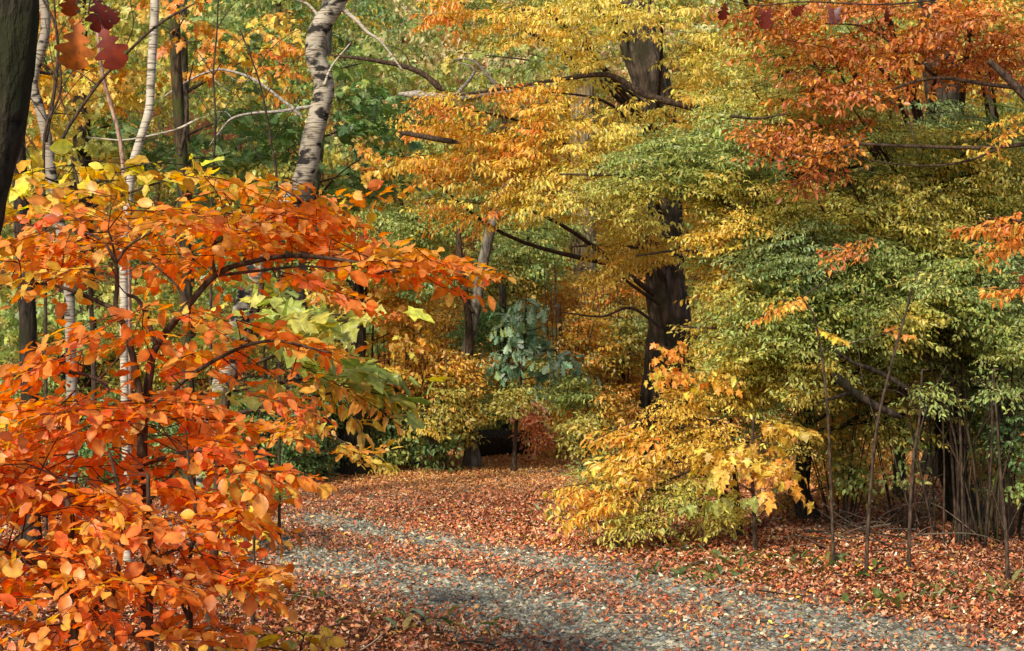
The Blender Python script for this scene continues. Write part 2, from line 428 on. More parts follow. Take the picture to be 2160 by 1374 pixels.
def sprays_of(sp):
    if sp not in SPRAYS:
        r = np.random.default_rng(abs(hash(sp)) % 1000 if False else sum(map(ord, sp)))
        shp, L, nt_, ll, lw, dr, ds, spc, tl = SPEC[sp]
        SPRAYS[sp] = [make_spray(r, L, nt_, ll, lw, dr, ds, spc, tl) for _ in range(6)]
    return SPRAYS[sp]

def pal(*cw):
    """palette from 'hex', weight, 'hex', weight ..."""
    cols = np.minimum(np.array([lin(c) for c in cw[0::2]]) * 1.5, .95); ws = np.array(cw[1::2], float)
    return cols, ws / ws.sum()

def put_sprays(bag, sp, C, az, pitch, palette, r, col_jit=0.16, mixed=0.35, scale=1.0, mi_leaf=0, mi_wood=1, wood='#2a2019', zone=None):
    """sprays centred on C (n,3), heading az, tilted pitch"""
    var = sprays_of(sp); shp = SPEC[sp][0]; Ls = SPEC[sp][1]
    cols, ws = palette
    n = len(C)
    if n == 0: return
    sc = r.uniform(.8, 1.2, n) * scale
    ca, sa, cp, spn = np.cos(az), np.sin(az), np.cos(pitch), np.sin(pitch)
    X = np.stack([ca * cp, sa * cp, spn], 1)
    rl = r.normal(0, .22, n)
    R = frames(X, np.tile(np.array([0, 0, 1.0]), (n, 1)), rl)
    T = C - X * (Ls * .5 * sc)[:, None]
    which = r.integers(0, len(var), n)
    spc = cols[r.choice(len(cols), n, p=ws)]
    for v in range(len(var)):
        idx = np.where(which == v)[0]
        if not len(idx): continue
        lp, lm, wv, wl, wst = var[v]
        Rs = R[idx] * sc[idx, None, None]
        pos = np.einsum('nij,kj->nki', Rs, lp) + T[idx][:, None, :]
        mm = np.einsum('nij,kjl->nkil', Rs, lm)
        k = len(lp)
        base = np.repeat(spc[idx][:, None, :], k, 1).reshape(-1, 3)
        own = cols[r.choice(len(cols), len(base), p=ws)]
        f = np.where(r.random(len(base)) < mixed, r.uniform(.3, 1, len(base)), r.uniform(0, .25, len(base)))[:, None]
        c = base * (1 - f) + own * f
        c = c * np.exp(r.normal(0, col_jit, (len(c), 1))) * np.exp(r.normal(0, .06, (len(c), 3)))
        keep = r.random(len(c)) < .94
        add_leaves(bag, shp, pos.reshape(-1, 3)[keep], mm.reshape(-1, 3, 3)[keep], np.clip(c, 0.002, .95)[keep], mi_leaf)
        if wood:
            W = np.einsum('nij,kj->nki', Rs, wv) + T[idx][:, None, :]
            m_ = len(wv); nn = len(idx)
            L = (wl[None, :] + (np.arange(nn) * m_)[:, None]).ravel(); S = (wst[None, :] + (np.arange(nn) * len(wl))[:, None]).ravel()
            bag.add(W.reshape(-1, 3), L, S, lin(wood), mi_wood)
    return T

def leaf_count(sp):
    return np.mean([len(v[0]) for v in sprays_of(sp)])

# ------------------------------------------------------------------ things
def thing(name, label, cat, base, group=None):
    o = bpy.data.objects.new(name, None); COL.objects.link(o)
    o.empty_display_size = 0.2
    o.location = tuple(float(v) for v in base); o['label'] = label; o['category'] = cat
    if group: o['group'] = group
    return o

def solid(name, geo, mat, parent, smooth=True, col='#3a2d22'):
    b = Bag(); b.add(*geo, lin(col), 0, smooth)
    return b.obj(name, [mat], parent)

def px_path(pts, d, n=None, dd=None):
    """smooth world path from photo points (px,py[,d]) d metres away"""
    w_ = np.array([P(p[0], p[1], p[2] if len(p) > 2 else d) for p in pts])
    return catmull(w_, n or max(8, 5 * len(pts)))

def tree_base(px, d):
    x = (px - 1080) / F * d
    return np.array([x, d, float(ground_z(x, d))])

def trunk_path(pts, d, n=None):
    """as px_path, and from the last point down to the ground"""
    a = [P(p[0], p[1], p[2] if len(p) > 2 else d) for p in pts]
    if a[-1][2] > 0.05:
        last = a[-1]; prev = a[-2] if len(a) > 1 else last
        sl = (last[:2] - prev[:2]) / max(0.2, abs(last[2] - prev[2])) if len(a) > 1 else np.zeros(2)
        g = np.array([*(last[:2] + sl * min(.6, last[2]) * .6), 0.0]); a.append(g)
    a = np.array(a)
    a[-1, 2] = float(ground_z(a[-1, 0], a[-1, 1])) - .12
    return catmull(a, n or max(14, 7 * len(a)))

def make_tree(name, label, cat, path, rad, bark, blobs=(), group=None, bumps=.10, sides=14, flare=1.7, limbs=(), conn=.6, seed=0,
              trunk_name='trunk', auto_limbs=True, wood='#2a2019', leaf=None, limb_mat=None, extra=None):
    """path top -> ground; rad = radius at top and at ground; blobs = foliage masses; limbs = visible limbs (px points, d, r0, r1)"""
    r = np.random.default_rng(1000 + seed)
    base = path[-1].copy(); base[2] = float(ground_z(base[0], base[1]))
    root = thing(name, label, cat, base, group)
    n = len(path)
    rr = np.linspace(rad[0], rad[1], n)
    hz = path[:, 2] - base[2]
    rr = rr * (1 + (flare - 1) * np.exp(-np.maximum(hz, 0) / max(.06, 2.2 * rad[1])))
    solid(trunk_name, tube_geo(path, rr, sides, bumps, seed), bark, root)
    anchors = [path[hz > .25 * hz.max()]] if hz.max() > 0 else [path]
    LM = limb_mat or M_STEM
    for lp, d, r0, r1 in limbs:
        q = px_path(lp, d, 8 * len(lp)); anchors.append(q[len(q) // 3:])
        solid('branch', tube_geo(q, np.linspace(r0, r1, len(q)), 7, .08, seed + 3), LM, root)
    if blobs:
        bag = Bag()
        for bi, b in enumerate(blobs):
            px, py, rx, ry, d, rd, cov, sp, palette = b[:9]
            opt = b[9] if len(b) > 9 else {}
            scl = opt.get('scale', 1.0)
            ll, lw = SPEC[sp][3], SPEC[sp][4]
            area = .42 * ll * lw * scl * scl * (F / d) ** 2
            ns = max(opt.get('min', 3), int(round(cov * COVK[sp] * math.pi * rx * ry / area / leaf_count(sp))))
            c0 = P(px, py, d); ex = np.array([rx / F * d, rd, ry / F * d])
            ex[0] = max(ex[0] - .30 * SPEC[sp][1] * scl, .35 * ex[0])
            v = r.normal(size=(ns, 3)); v /= np.linalg.norm(v, axis=1)[:, None]
            v *= (r.random(ns) ** .45)[:, None]
            ang = math.radians(opt.get('slant', 0)); 
            off = v * ex
            off = np.stack([off[:, 0] * math.cos(ang) - off[:, 2] * math.sin(ang), off[:, 1], off[:, 0] * math.sin(ang) + off[:, 2] * math.cos(ang)], 1)
            C = c0 + off
            lay = opt.get('layer', 0)     # gather the sprays into level tiers
            if lay: tl = .22 * np.sin(C[:, 0] * 1.3 + d) + .12 * C[:, 0] + .25 * np.sin(C[:, 1] * 2.1 + 1); C[:, 2] = C[:, 2] * .55 + .45 * (np.round((C[:, 2] + tl) / lay) * lay - tl)
            ta = path[np.argmin(np.abs(path[:, 2] - c0[2]))]
            if 'az' in opt: az = np.radians(opt['az']) + r.normal(0, opt.get('azsd', .6), ns)
            else:
                dv = C - ta; az = np.arctan2(dv[:, 1], dv[:, 0]) + r.normal(0, .7, ns)
            pt = np.radians(opt.get('pitch', -4)) + r.normal(0, .22, ns)
            T = put_sprays(bag, sp, C, az, pt, palette, r, scale=scl, wood=wood, mixed=opt.get('mixed', .8 if sp in ('hornbeam', 'rust', 'bush') else .5), col_jit=opt.get('jit', .16))
            if auto_limbs and opt.get('limb', 1):
                zt = max(base[2] + .1 * hz.max(), min(c0[2] - .25 * np.linalg.norm((c0 - ta)[:2]), path[:, 2].max()))
                p0 = path[np.argmin(np.abs(path[:, 2] - zt))]
                end = c0 + (c0 - p0) * .35 * min(1, ex.max() / (np.linalg.norm(c0 - p0) + .01))
                mid = (p0 + end) / 2 + r.normal(0, .06, 3) * np.linalg.norm(end - p0) + np.array([0, 0, .06 * np.linalg.norm(end - p0)])
                q = catmull([p0, mid, end], 16)
                r0 = min(rad[1] * .5, .006 + .010 * np.linalg.norm(end - p0) ** .8)
                solid('branch', tube_geo(q, np.linspace(r0, .003, 16), 6, .08, seed + bi), LM, root)
                anchors.append(q[5:])
            if conn > 0:
                A = np.vstack(anchors)
                for t in T[r.random(len(T)) < conn]:
                    dd_ = np.linalg.norm(A - t, axis=1) + .4 * np.maximum(0, A[:, 2] - t[2])
                    a = A[np.argmin(dd_)]
                    ln = np.linalg.norm(t - a)
                    if ln < .02 or ln > 1.6: continue
                    m = (a + t) / 2 + r.normal(0, .07, 3) * ln
                    q = catmull([a, m, t], 5)
                    g = tube_geo(q, np.linspace(.0022 + .002 * ln, .0018, 5), 3, cap=False)
                    bag.add(*g, lin(wood), 1)
        bag.obj('crown', [leaf or M_LEAF, M_TWIG], root)
    return root

# ------------------------------------------------------------------ setting: forest floor, lane
def structure(o):
    o['kind'] = 'structure'; return o

def grid_obj(name, xs, ys, zf, mat):
    X, Y = np.meshgrid(xs, ys); Z = zf(X, Y)
    V = np.stack([X, Y, Z], -1).reshape(-1, 3)
    nx, ny = len(xs), len(ys)
    i = np.arange(ny - 1)[:, None] * nx + np.arange(nx - 1)[None, :]
    q = np.stack([i, i + 1, i + nx + 1, i + nx], -1).reshape(-1)
    b = Bag(); b.add(V, q, np.arange(0, len(q), 4), (.1, .06, .03), 0, True)
    return structure(b.obj(name, [mat]))

xs = np.concatenate([np.linspace(-140, -13, 30), np.linspace(-12, 12, 161), np.linspace(13, 140, 30)])
ys = np.concatenate([np.linspace(-30, 2, 9), np.linspace(3, 32, 200), np.linspace(33, 240, 70)])
M_FLOOR = ground_mat('forest_floor', ['#33200f', '#5a321b', '#6e3f22', '#472a14', '#7c4b2c'], 1.3, 16)
grid_obj('forest_floor', xs, ys, lambda x, y: ground_z(x, y), M_FLOOR)

M_GRAVEL = ground_mat('gravel', ['#47433a', '#6a6456', '#7c7563', '#5a5448', '#8e8773', '#646055'], 2.0, 55)
ctr = catmull(LANE, 140)
tg = np.gradient(ctr, axis=0); tg /= np.linalg.norm(tg, axis=1)[:, None]
nm = np.stack([-tg[:, 1], tg[:, 0]], 1)
us = np.linspace(-1.3, 1.3, 15)
wob = 1 + .16 * (vnoise(np.arange(140) * .35, np.zeros(140), 4) - .5)
XY = ctr[:, None, :] + nm[:, None, :] * (us[None, :, None] * wob[:, None, None])
Z = ground_z(XY[..., 0], XY[..., 1]) + .004
V = np.concatenate([XY, Z[..., None]], -1).reshape(-1, 3)
i = np.arange(139)[:, None] * 15 + np.arange(14)[None, :]
q = np.stack([i, i + 15, i + 16, i + 1], -1).reshape(-1)
b = Bag(); b.add(V, q[::1], np.arange(0, len(q), 4), (.3, .3, .3), 0, True)
lane = structure(b.obj('gravel_lane', [M_GRAVEL]))

def track_mask(x, y):
    """1 where wheels keep the gravel clear, 0 under thick leaves"""
    u, s = lane_u(x, y, True)
    n1 = fbm(np.asarray(x) * 1.1, np.asarray(y) * 1.1, 21, 3)
    n2 = fbm(np.asarray(x) * 3.3, np.asarray(y) * 3.3, 31, 2)
    e = (n1 - .5) * .55 + (n2 - .5) * .3
    near = np.exp(-(np.abs(u - .52 + e * .4) / .46) ** 3)      # the wheel track on the near side
    far_ = np.exp(-(np.abs(u + .70 + e * .3) / .30) ** 3)
    m = np.maximum(near * np.where(s < .42, 1, .75), far_ * .95)
    m = np.maximum(m, .85 * np.exp(-(np.abs(u - .22 + e * .6) / .70) ** 4) * (1 - smooth01(.22, .32, s)))
    m = m * (1 - .9 * smooth01(.47, .60, s)) + .55 * np.exp(-((s - .76) / .02) ** 2) * np.exp(-(u / 1.0) ** 2)
    m = m * (1 - .35 * smooth01(.62, .80, n1))
    return np.clip(m * (.75 + .9 * (n2 - .2)), 0, 1)

# loose stones on the lane
def scatter_lane(n, r):
    k = r.integers(8, 108, n); u = r.uniform(-1.25, 1.25, n)
    xy = ctr[k] + nm[k] * u[:, None] + r.normal(0, .06, (n, 2))
    return xy
r = np.random.default_rng(50)
xy = scatter_lane(52000, r)
xy = xy[r.random(len(xy)) < .25 + .75 * track_mask(xy[:, 0], xy[:, 1])]
n = len(xy)
octa = np.array([(1, 0, 0), (-1, 0, 0), (0, 1, 0), (0, -1, 0), (0, 0, .8), (0, 0, -.6)], float)
of = np.array([(0, 2, 4), (2, 1, 4), (1, 3, 4), (3, 0, 4), (2, 0, 5), (1, 2, 5), (3, 1, 5), (0, 3, 5)])
sz = r.gamma(3, .0033, n) + .004
a = r.uniform(0, 6.28, n)
W = octa[None] * (sz[:, None, None] * r.uniform(.6, 1.35, (n, 1, 3)) * np.array([1, 1, .7])) * r.uniform(.75, 1.2, (n, 6, 1))
ca, sa = np.cos(a)[:, None], np.sin(a)[:, None]
W = np.stack([W[..., 0] * ca - W[..., 1] * sa, W[..., 0] * sa + W[..., 1] * ca, W[..., 2]], -1)
zz = ground_z(xy[:, 0], xy[:, 1]) + .005
W += np.stack([xy[:, 0], xy[:, 1], zz], 1)[:, None, :]
gp = pal('#78735f', 4, '#5d594c', 3, '#8f8872', 2, '#766850', 1.5, '#6a6a64', 1.6)
gc = gp[0][r.choice(len(gp[0]), n, p=gp[1])] * np.exp(r.normal(0, .2, (n, 1)))
b = Bag(); L = (of.ravel()[None, :] + (np.arange(n) * 6)[:, None]).ravel()
b.add(W.reshape(-1, 3), L, np.arange(0, len(L), 3), np.repeat(gc, 6, 0), 0)
g = b.obj('gravel', [attr_mat('stone')]); g['kind'] = 'stuff'; g['label'] = 'small grey stones lying loose in the wheel tracks of the lane'; g['category'] = 'gravel'

# fallen leaves
LIT = pal('#9a6046', 3, '#b0734c', 3, '#c58e68', 2.2, '#d8ae8c', 1.1, '#844a2e', 3, '#aa5632', 2.8, '#b26438', 1.6, '#66402a', 2.6, '#b48248', 1.2, '#c49438', .5)
LIT_FAR = pal('#bc7e48', 3, '#c68c54', 3, '#d4a06a', 1.4, '#985a30', 2, '#c68c3c', 2, '#c4944a', 1, '#b06436', 2)
def litter(n, xr, yr, size, r, palette, dens):
    y = np.sqrt(r.uniform(yr[0] ** 2, yr[1] ** 2, n)); x = r.uniform(-1, 1, n) * (y * .36 + 1.2)
    k = (x > xr[0]) & (x < xr[1]); x, y = x[k], y[k]
    k = r.random(len(x)) < dens(x, y); x, y = x[k], y[k]
    n = len(x)
    z = ground_z(x, y) + r.uniform(.006, .045, n)
    az = r.uniform(0, 6.28, n); pt = r.normal(0, .24, n)
    X = np.stack([np.cos(az) * np.cos(pt), np.sin(az) * np.cos(pt), np.sin(pt)], 1)
    R = frames(X, np.tile(np.array([0, 0, 1.0]), (n, 1)), r.normal(0, .5, n))
    flip = r.random(n) < .5
    R[flip, :, 2] *= -1; R[flip, :, 1] *= -1
    s = size * r.uniform(.6, 1.25, n)
    cols, ws = palette
    c = cols[r.choice(len(cols), n, p=ws)] * np.exp(r.normal(0, .22, (n, 1)))
    patch = fbm(x * .8, y * .8, 77, 2)[:, None]
    big = fbm(x * .35 + 9, y * .35, 78, 2)[:, None]
    c = c * (.45 + .7 * patch + .45 * big)
    return np.stack([x, y, z], 1), R, s, c
def dens_near(x, y):
    return np.clip(1.08 - 1.0 * track_mask(x, y), .17, 1)
b = Bag()
for tpl, n_, wd in (('ovate_s', 230000, .62), ('palmate', 70000, .95), ('oak_s', 60000, .7)):
    pos, R, s, c = litter(n_, (-9, 9), (6.0, 26), .032, r, LIT, dens_near)
    yy = smooth01(15, 19, pos[:, 1])[:, None]
    far_c = LIT_FAR[0][r.choice(len(LIT_FAR[0]), len(pos), p=LIT_FAR[1])] * np.exp(r.normal(0, .2, (len(pos), 1)))
    c = c * (1 - yy) + far_c * yy
    add_leaves(b, tpl, pos, R * np.stack([s, s * wd, s * r.uniform(.6, 2.2, len(s))], 1)[:, None, :], np.clip(c, 0, .9))
pos, R, s, c = litter(30000, (-20, 20), (24, 48), .13, r, LIT_FAR, lambda x, y: np.ones(len(x)))
add_leaves(b, 'diamond', pos, R * np.stack([s, s * .7, s], 1)[:, None, :], np.clip(c, 0, .9))
o = b.obj('fallen_leaves', [M_LITTER]); o['kind'] = 'stuff'; o['label'] = 'rust and pink fallen leaves covering the forest floor and lane'; o['category'] = 'leaf litter'

b = Bag(); rd_ = np.random.default_rng(61)
for k in range(420):
    yk = rd_.uniform(7.5, 19); xk = rd_.uniform(-1, 1) * (yk * .34 + .5)
    if rd_.random() < track_mask(np.array([xk]), np.array([yk]))[0]: continue
    ln = rd_.gamma(2, .09) + .06; az = rd_.uniform(0, 6.28); t = np.linspace(-.5, .5, 6)
    bend = rd_.normal(0, .12) * ln
    q = np.stack([xk + np.cos(az) * ln * t - np.sin(az) * bend * 4 * t * t, yk + np.sin(az) * ln * t + np.cos(az) * bend * 4 * t * t, 0 * t], 1)
    q[:, 2] = ground_z(q[:, 0], q[:, 1]) + .03 + rd_.uniform(0, .03) + rd_.normal(0, .05) * t
    b.add(*tube_geo(q, np.linspace(rd_.uniform(.002, .006), .0015, 6), 4, cap=False), lin(('#4a3a2c', '#7a6a58', '#2e241b', '#988672')[k % 4]), 0, True)
o = b.obj('twig_litter', [M_TWIG]); o['kind'] = 'stuff'; o['label'] = 'small dead twigs scattered over the fallen leaves'; o['category'] = 'twig litter'

b = Bag(); rg = np.random.default_rng(63)
for cx, cy_, n_ in [(1.25, 10.9, 60), (1.6, 11.6, 50), (1.15, 12.3, 50), (2.4, 9.9, 40), (2.9, 10.4, 40), (-1.5, 10.0, 30), (.9, 13.1, 50), (2.2, 11.2, 40), (.5, 14.3, 40), (3.4, 10.6, 30), (-.4, 9.1, 25)]:
    px_ = cx + rg.normal(0, .22, n_); py_ = cy_ + rg.normal(0, .18, n_); az = rg.uniform(0, 6.28, n_); pt = rg.uniform(.2, 1.2, n_); ln = rg.uniform(.04, .13, n_)
    X = np.stack([np.cos(az) * np.cos(pt), np.sin(az) * np.cos(pt), np.sin(pt)], 1)
    R = frames(X, np.tile(np.array([0, 0, 1.0]), (n_, 1)), rg.normal(0, .4, n_))
    gcol = np.array([lin('#6c7a3a'), lin('#8a8a44'), lin('#a08a48'), lin('#55672f')])[rg.integers(0, 4, n_)]
    add_leaves(b, 'narrow', np.stack([px_, py_, ground_z(px_, py_) + .01], 1), R * np.stack([ln, ln * rg.uniform(.12, .45, n_), ln], 1)[:, None, :], gcol)
o = b.obj('verge_weeds', [M_LEAF]); o['kind'] = 'stuff'; o['label'] = 'low green weeds and grass poking through leaves on the lane verge'; o['category'] = 'weeds'

# ------------------------------------------------------------------ palettes
ORANGE_HI = pal('#fd8839', 4, '#f87a33', 4, '#fd9a42', 3, '#f0682e', 2, '#fbac52', 1.5)
ORANGE_LO = pal('#f27d35', 4, '#ea6f2e', 3, '#f48a38', 3, '#f69c42', 1.6, '#d86029', 1.2, '#f0a446', .6)
YELGOLD = pal('#d6b050', 4, '#c8b052', 3, '#e0aa44', 2, '#b2aa56', 3)
YEL_BEECH = pal('#f2a83a', 4, '#e9942e', 3, '#f0b44a', 3, '#ee842e', 1.4)
YEL_OR = pal('#f6a03e', 4, '#f08a36', 3, '#eaae48', 3, '#ea7432', 1.2, '#cca84c', 1.2)
YELLOW = pal('#deaa48', 4, '#d0a648', 3, '#e8a03e', 2, '#b4a04e', 2.2)
YELGRN = pal('#a8a24e', 4, '#b6a44c', 3, '#969c52', 3, '#c6a448', 1.2)
GREEN = pal('#8e9852', 4, '#808e4e', 3, '#9c9e50', 2, '#aca04e', 1)
BLUEGRN = pal('#82925a', 4, '#8e9a5a', 3, '#768858', 2, '#9e9e56', 1.4)
DKGREEN = pal('#667f4a', 4, '#75894c', 3, '#56703e', 2, '#96964a', 1)
BROADGR = pal('#98a04c', 4, '#a8a64e', 3, '#869446', 2, '#cca844', 1.4)
RUST = pal('#a8682e', 4, '#b87832', 3, '#8c5228', 3, '#cc903a', 2, '#a2542a', 2.5)
GOLD = pal('#c8983c', 4, '#b68e42', 3, '#d49c3c', 2, '#989244', 2, '#d67e32', 1.2)
OLIVE = pal('#a09a4e', 4, '#ac9e4c', 3, '#848a4a', 2, '#c09c44', 1.2)
OAKBLUE = pal('#7f9678', 4, '#6f8a6c', 3, '#94a888', 2, '#5c7858', 2.4, '#8e9658', 1)
PINKRED = pal('#c88068', 3, '#bc6444', 3, '#d49a80', 2, '#c2763a', 3, '#a8823e', 2)
BROWNOR = pal('#a87838', 4, '#b08040', 3, '#8c6434', 3, '#c08c3c', 1.6, '#848240', 2.4)
FARPINK = pal('#b4a870', 4, '#c8ae80', 3, '#9ca468', 3, '#d09c70', 1.5, '#8c9868', 2)
BROWNDK = pal('#7a2c18', 3, '#8f3a1c', 3, '#a84a20', 2, '#5c2014', 2)

T = make_tree
# ------------------------------------------------------------------ left: trunks and birches
T('leaning_tree', 'dark mossy trunk leaning in close at the top left corner, its bark nearly black', 'tree',
  trunk_path([(40, -420), (38, -200), (32, 60), (6, 250), (-36, 420), (-75, 620), (-110, 900), (-150, 1500)], 4.5),
  (.055, .075), M_MOSSDARK, seed=1, bumps=.16, sides=20)
T('dark_tree', 'straight dark trunk at the left edge rising behind the orange beech leaves', 'tree',
  trunk_path([(20, -300), (34, 100), (38, 300), (46, 450), (56, 620), (62, 830)], 12), (.05, .068), M_DARK, seed=2, bumps=.14,
  blobs=[(40, -160, 170, 110, 12, 1.0, .4, 'maple', YELGRN)])
T('pale_birch', 'crooked grey birch trunk standing just right of the dark leaning trunk', 'birch tree',
  trunk_path([(82, -300), (86, -60), (96, 60), (70, 170), (84, 230), (100, 300), (108, 370), (124, 460), (143, 570), (147, 650), (150, 740), (152, 880)], 14), (.04, .05), M_BIRCHSHADE, seed=3, bumps=.08,
  blobs=[(60, 120, 140, 110, 15, .9, .8, 'maple', YEL_OR), (140, 250, 110, 80, 15, .9, .7, 'maple', YELGRN)], limbs=[([(96, 300), (120, 150), (118, 60), (86, -10)], 13.9, .018, .01)])
T('young_birch', 'slender cream white birch bending at mid height near the top left', 'birch tree',
  trunk_path([(318, -260), (323, -60), (327, 0), (322, 100), (318, 180), (314, 235), (294, 300), (280, 350), (270, 430), (262, 510), (261, 640), (262, 780), (266, 1000)], 11.5), (.032, .028), M_BIRCH2, seed=5, bumps=.07,
  blobs=[(300, -150, 160, 90, 11.5, .8, .35, 'maple', YEL_OR)])
T('dead_sapling', 'thin pinkish bare stem leaning just left of the slender cream birch', 'tree',
  trunk_path([(205, 60), (215, 150), (230, 210), (252, 290), (262, 380), (268, 480), (272, 700)], 12, 60), (.012, .022), M_PINK, seed=6, sides=8)
T('mossy_snag', 'brown mossy trunk standing between the slender birch and the thick curved birch', 'tree',
  trunk_path([(366, -120), (369, 60), (372, 150), (378, 250), (386, 380), (392, 600), (398, 900)], 14.3), (.045, .058), M_MOSSY, seed=7, bumps=.14,
  blobs=[(390, 40, 90, 60, 14, .6, .9, 'maple', YEL_OR)],
  limbs=[([(380, 330), (392, 260), (396, 190), (408, 130)], 14.2, .016, .006)])
T('curved_birch', 'thick curved white birch with black scars, leaning right above the orange leaves', 'birch tree',
  trunk_path([(790, -220), (735, -60), (712, 0), (672, 66), (666, 120), (684, 178), (674, 235), (657, 300), (640, 378), (588, 470), (530, 600), (492, 740), (474, 800), (446, 900), (428, 990)], 15), (.088, .105), M_BIRCH, seed=8, bumps=.07, sides=20,
  limbs=[([(700, 0), (716, 15), (750, 42), (775, 68), (805, 90), (850, 150)], 15, .028, .008), ([(690, 60), (650, 10), (600, -10), (560, -60)], 15.2, .016, .008), ([(684, 180), (700, 140), (740, 90)], 14.9, .014, .006)], limb_mat=M_BIRCH2)
T('dark_tree', 'short dark trunk among the shaded green bushes at the left bend of the lane', 'tree',
  trunk_path([(752, 560), (748, 760), (745, 880), (742, 960)], 18.3), (.12, .155), M_DARK, seed=9, bumps=.15, flare=1.5,
  blobs=[(752, 540, 110, 70, 18.3, .8, 1, 'bush', YELGRN)])
T('grey_tree', 'slim grey trunk in the shaded bushes right of the short dark trunk', 'tree',
  trunk_path([(862, 640), (866, 800), (866, 920)], 19.5), (.06, .075), M_GREY, seed=10,
  blobs=[(860, 640, 80, 60, 19.5, .8, 1.2, 'bush', GOLD)])
T('forked_tree', 'forked grey tree at the far end of the lane beside the blue green oak leaves', 'tree',
  trunk_path([(1090, 330), (1064, 400), (1036, 482), (1016, 570), (1003, 650), (986, 745), (990, 820), (991, 900), (995, 960)], 19.3), (.055, .082), M_GREY, seed=11, bumps=.12,
  limbs=[([(988, 760), (990, 690), (983, 630), (972, 560), (966, 480)], 19.25, .055, .03), ([(1000, 660), (950, 600), (880, 570)], 19.2, .02, .008)],
  blobs=[(1000, 430, 90, 60, 20, .9, .9, 'bush', GREEN), (900, 590, 90, 40, 19, .8, .9, 'bush', DKGREEN)])
T('maple_tree', 'broad dark furrowed trunk behind the yellow leaves, right of the lane', 'maple tree',
  trunk_path([(1318, -260), (1332, -60), (1345, 80), (1370, 170), (1392, 300), (1398, 430), (1402, 600), (1410, 700), (1402, 850)], 20), (.20, .27), M_FURROW, seed=12, bumps=.2, sides=28,
  limbs=[([(1690, 300), (1540, 245), (1440, 222), (1360, 200), (1300, 165), (1262, 158), (1180, 168), (1080, 185), (940, 205)], 17, .05, .014),
         ([(1395, 380), (1330, 366), (1250, 362), (1150, 366), (1080, 372)], 18.6, .05, .012), ([(1320, 366), (1260, 330), (1190, 300)], 18.4, .022, .008),
         ([(1400, 560), (1330, 520), (1200, 520)], 19.3, .03, .01), ([(1392, 690), (1330, 650), (1270, 668), (1190, 660)], 19.4, .022, .008)],
  blobs=[(950, 235, 130, 40, 17, .9, 1.0, 'drape', YEL_OR), (1130, 210, 140, 46, 17, .9, 1.1, 'drape', YEL_OR),
         (1060, 290, 180, 56, 17, 1, 1.0, 'drape', YEL_OR), (900, 350, 110, 46, 17, .9, 1.1, 'drape', YEL_OR),
         (1060, 365, 170, 60, 17, 1, 1.0, 'drape', YELLOW), (980, 440, 120, 34, 17, .9, .8, 'drape', YEL_OR),
         (1270, 260, 140, 60, 17, 1, 1.1, 'drape', YELGOLD), (1160, 420, 160, 60, 17, 1, .9, 'drape', YELGOLD), (1230, 340, 120, 50, 17, 1, .9, 'drape', YELGOLD),
         (950, 20, 110, 46, 17, .9, 1.1, 'drape', YEL_OR), (1090, 50, 110, 44, 17, .9, 1.0, 'drape', YELLOW), (1220, 50, 140, 56, 17, .9, 1.1, 'drape', YELGOLD), (1230, 130, 110, 50, 17.5, .9, .8, 'drape', YELGOLD),
         (1380, 30, 140, 40, 17, .9, 1.2, 'drape', YELGOLD), (1480, 120, 90, 90, 17.5, .9, 1.2, 'drape', YELGOLD), (1470, 220, 90, 50, 17.5, .9, 1.0, 'drape', YELLOW),
         (1290, 545, 110, 40, 18, .7, 1.0, 'drape', YELLOW), (1320, 470, 120, 46, 18, .7, 1.0, 'drape', YELGOLD), (1385, 265, 80, 50, 18.6, .6, .9, 'drape', YELGOLD), (1385, 520, 90, 36, 18.6, .5, .8, 'drape', YELLOW),
         (1150, -90, 420, 80, 18, 1.2, .4, 'drape', YELLOW), (1150, 130, 150, 50, 19, .9, .6, 'maple', GREEN), (1000, 120, 120, 40, 20, .9, .5, 'maple', YELGRN)])
T('sunlit_tree', 'sunlit pale trunk with ridged bark behind and left of the broad dark trunk', 'tree',
  trunk_path([(1224, 60), (1228, 250), (1230, 450), (1234, 640), (1238, 860)], 26), (.19, .225), M_SUNNY, seed=13, bumps=.10, sides=20,
  blobs=[(1180, 130, 240, 90, 27, 1.5, .8, 'far', FARPINK)])

# ------------------------------------------------------------------ left: understory
FORK = [([(304, 862), (316, 790), (330, 730), (400, 640), (455, 580), (520, 555), (620, 540), (740, 552), (820, 572), (985, 566)], 5.5, .016, .004),
        ([(300, 866), (284, 770), (262, 690), (244, 652), (247, 600), (244, 555)], 5.45, .013, .006),
        ([(328, 728), (310, 670), (290, 632), (268, 622)], 5.4, .009, .006),
        ([(245, 654), (215, 640), (180, 625), (100, 600), (-20, 596)], 5.45, .009, .004),
        ([(244, 556), (226, 520), (212, 505), (172, 490), (90, 478)], 5.45, .006, .003),
        ([(244, 556), (270, 520), (310, 495), (330, 480)], 5.45, .006, .003), ([(244, 552), (236, 510), (228, 486)], 5.4, .005, .003),
        ([(453, 580), (447, 525), (470, 505), (540, 480)], 5.5, .007, .003), ([(455, 582), (540, 572), (640, 562), (720, 570)], 5.5, .006, .003),
        ([(396, 640), (370, 600), (320, 555)], 5.4, .005, .003), ([(232, 826), (205, 800), (140, 786), (0, 795)], 5.2, .008, .004),
        ([(304, 880), (420, 780), (560, 720), (700, 745)], 5.3, .009, .003), ([(300, 980), (420, 950), (560, 960)], 5.0, .008, .003),
        ([(155, 1300), (128, 1258), (90, 1200), (40, 1160)], 4.7, .012, .006), ([(312, 1060), (380, 980), (395, 950)], 5.0, .006, .004)]
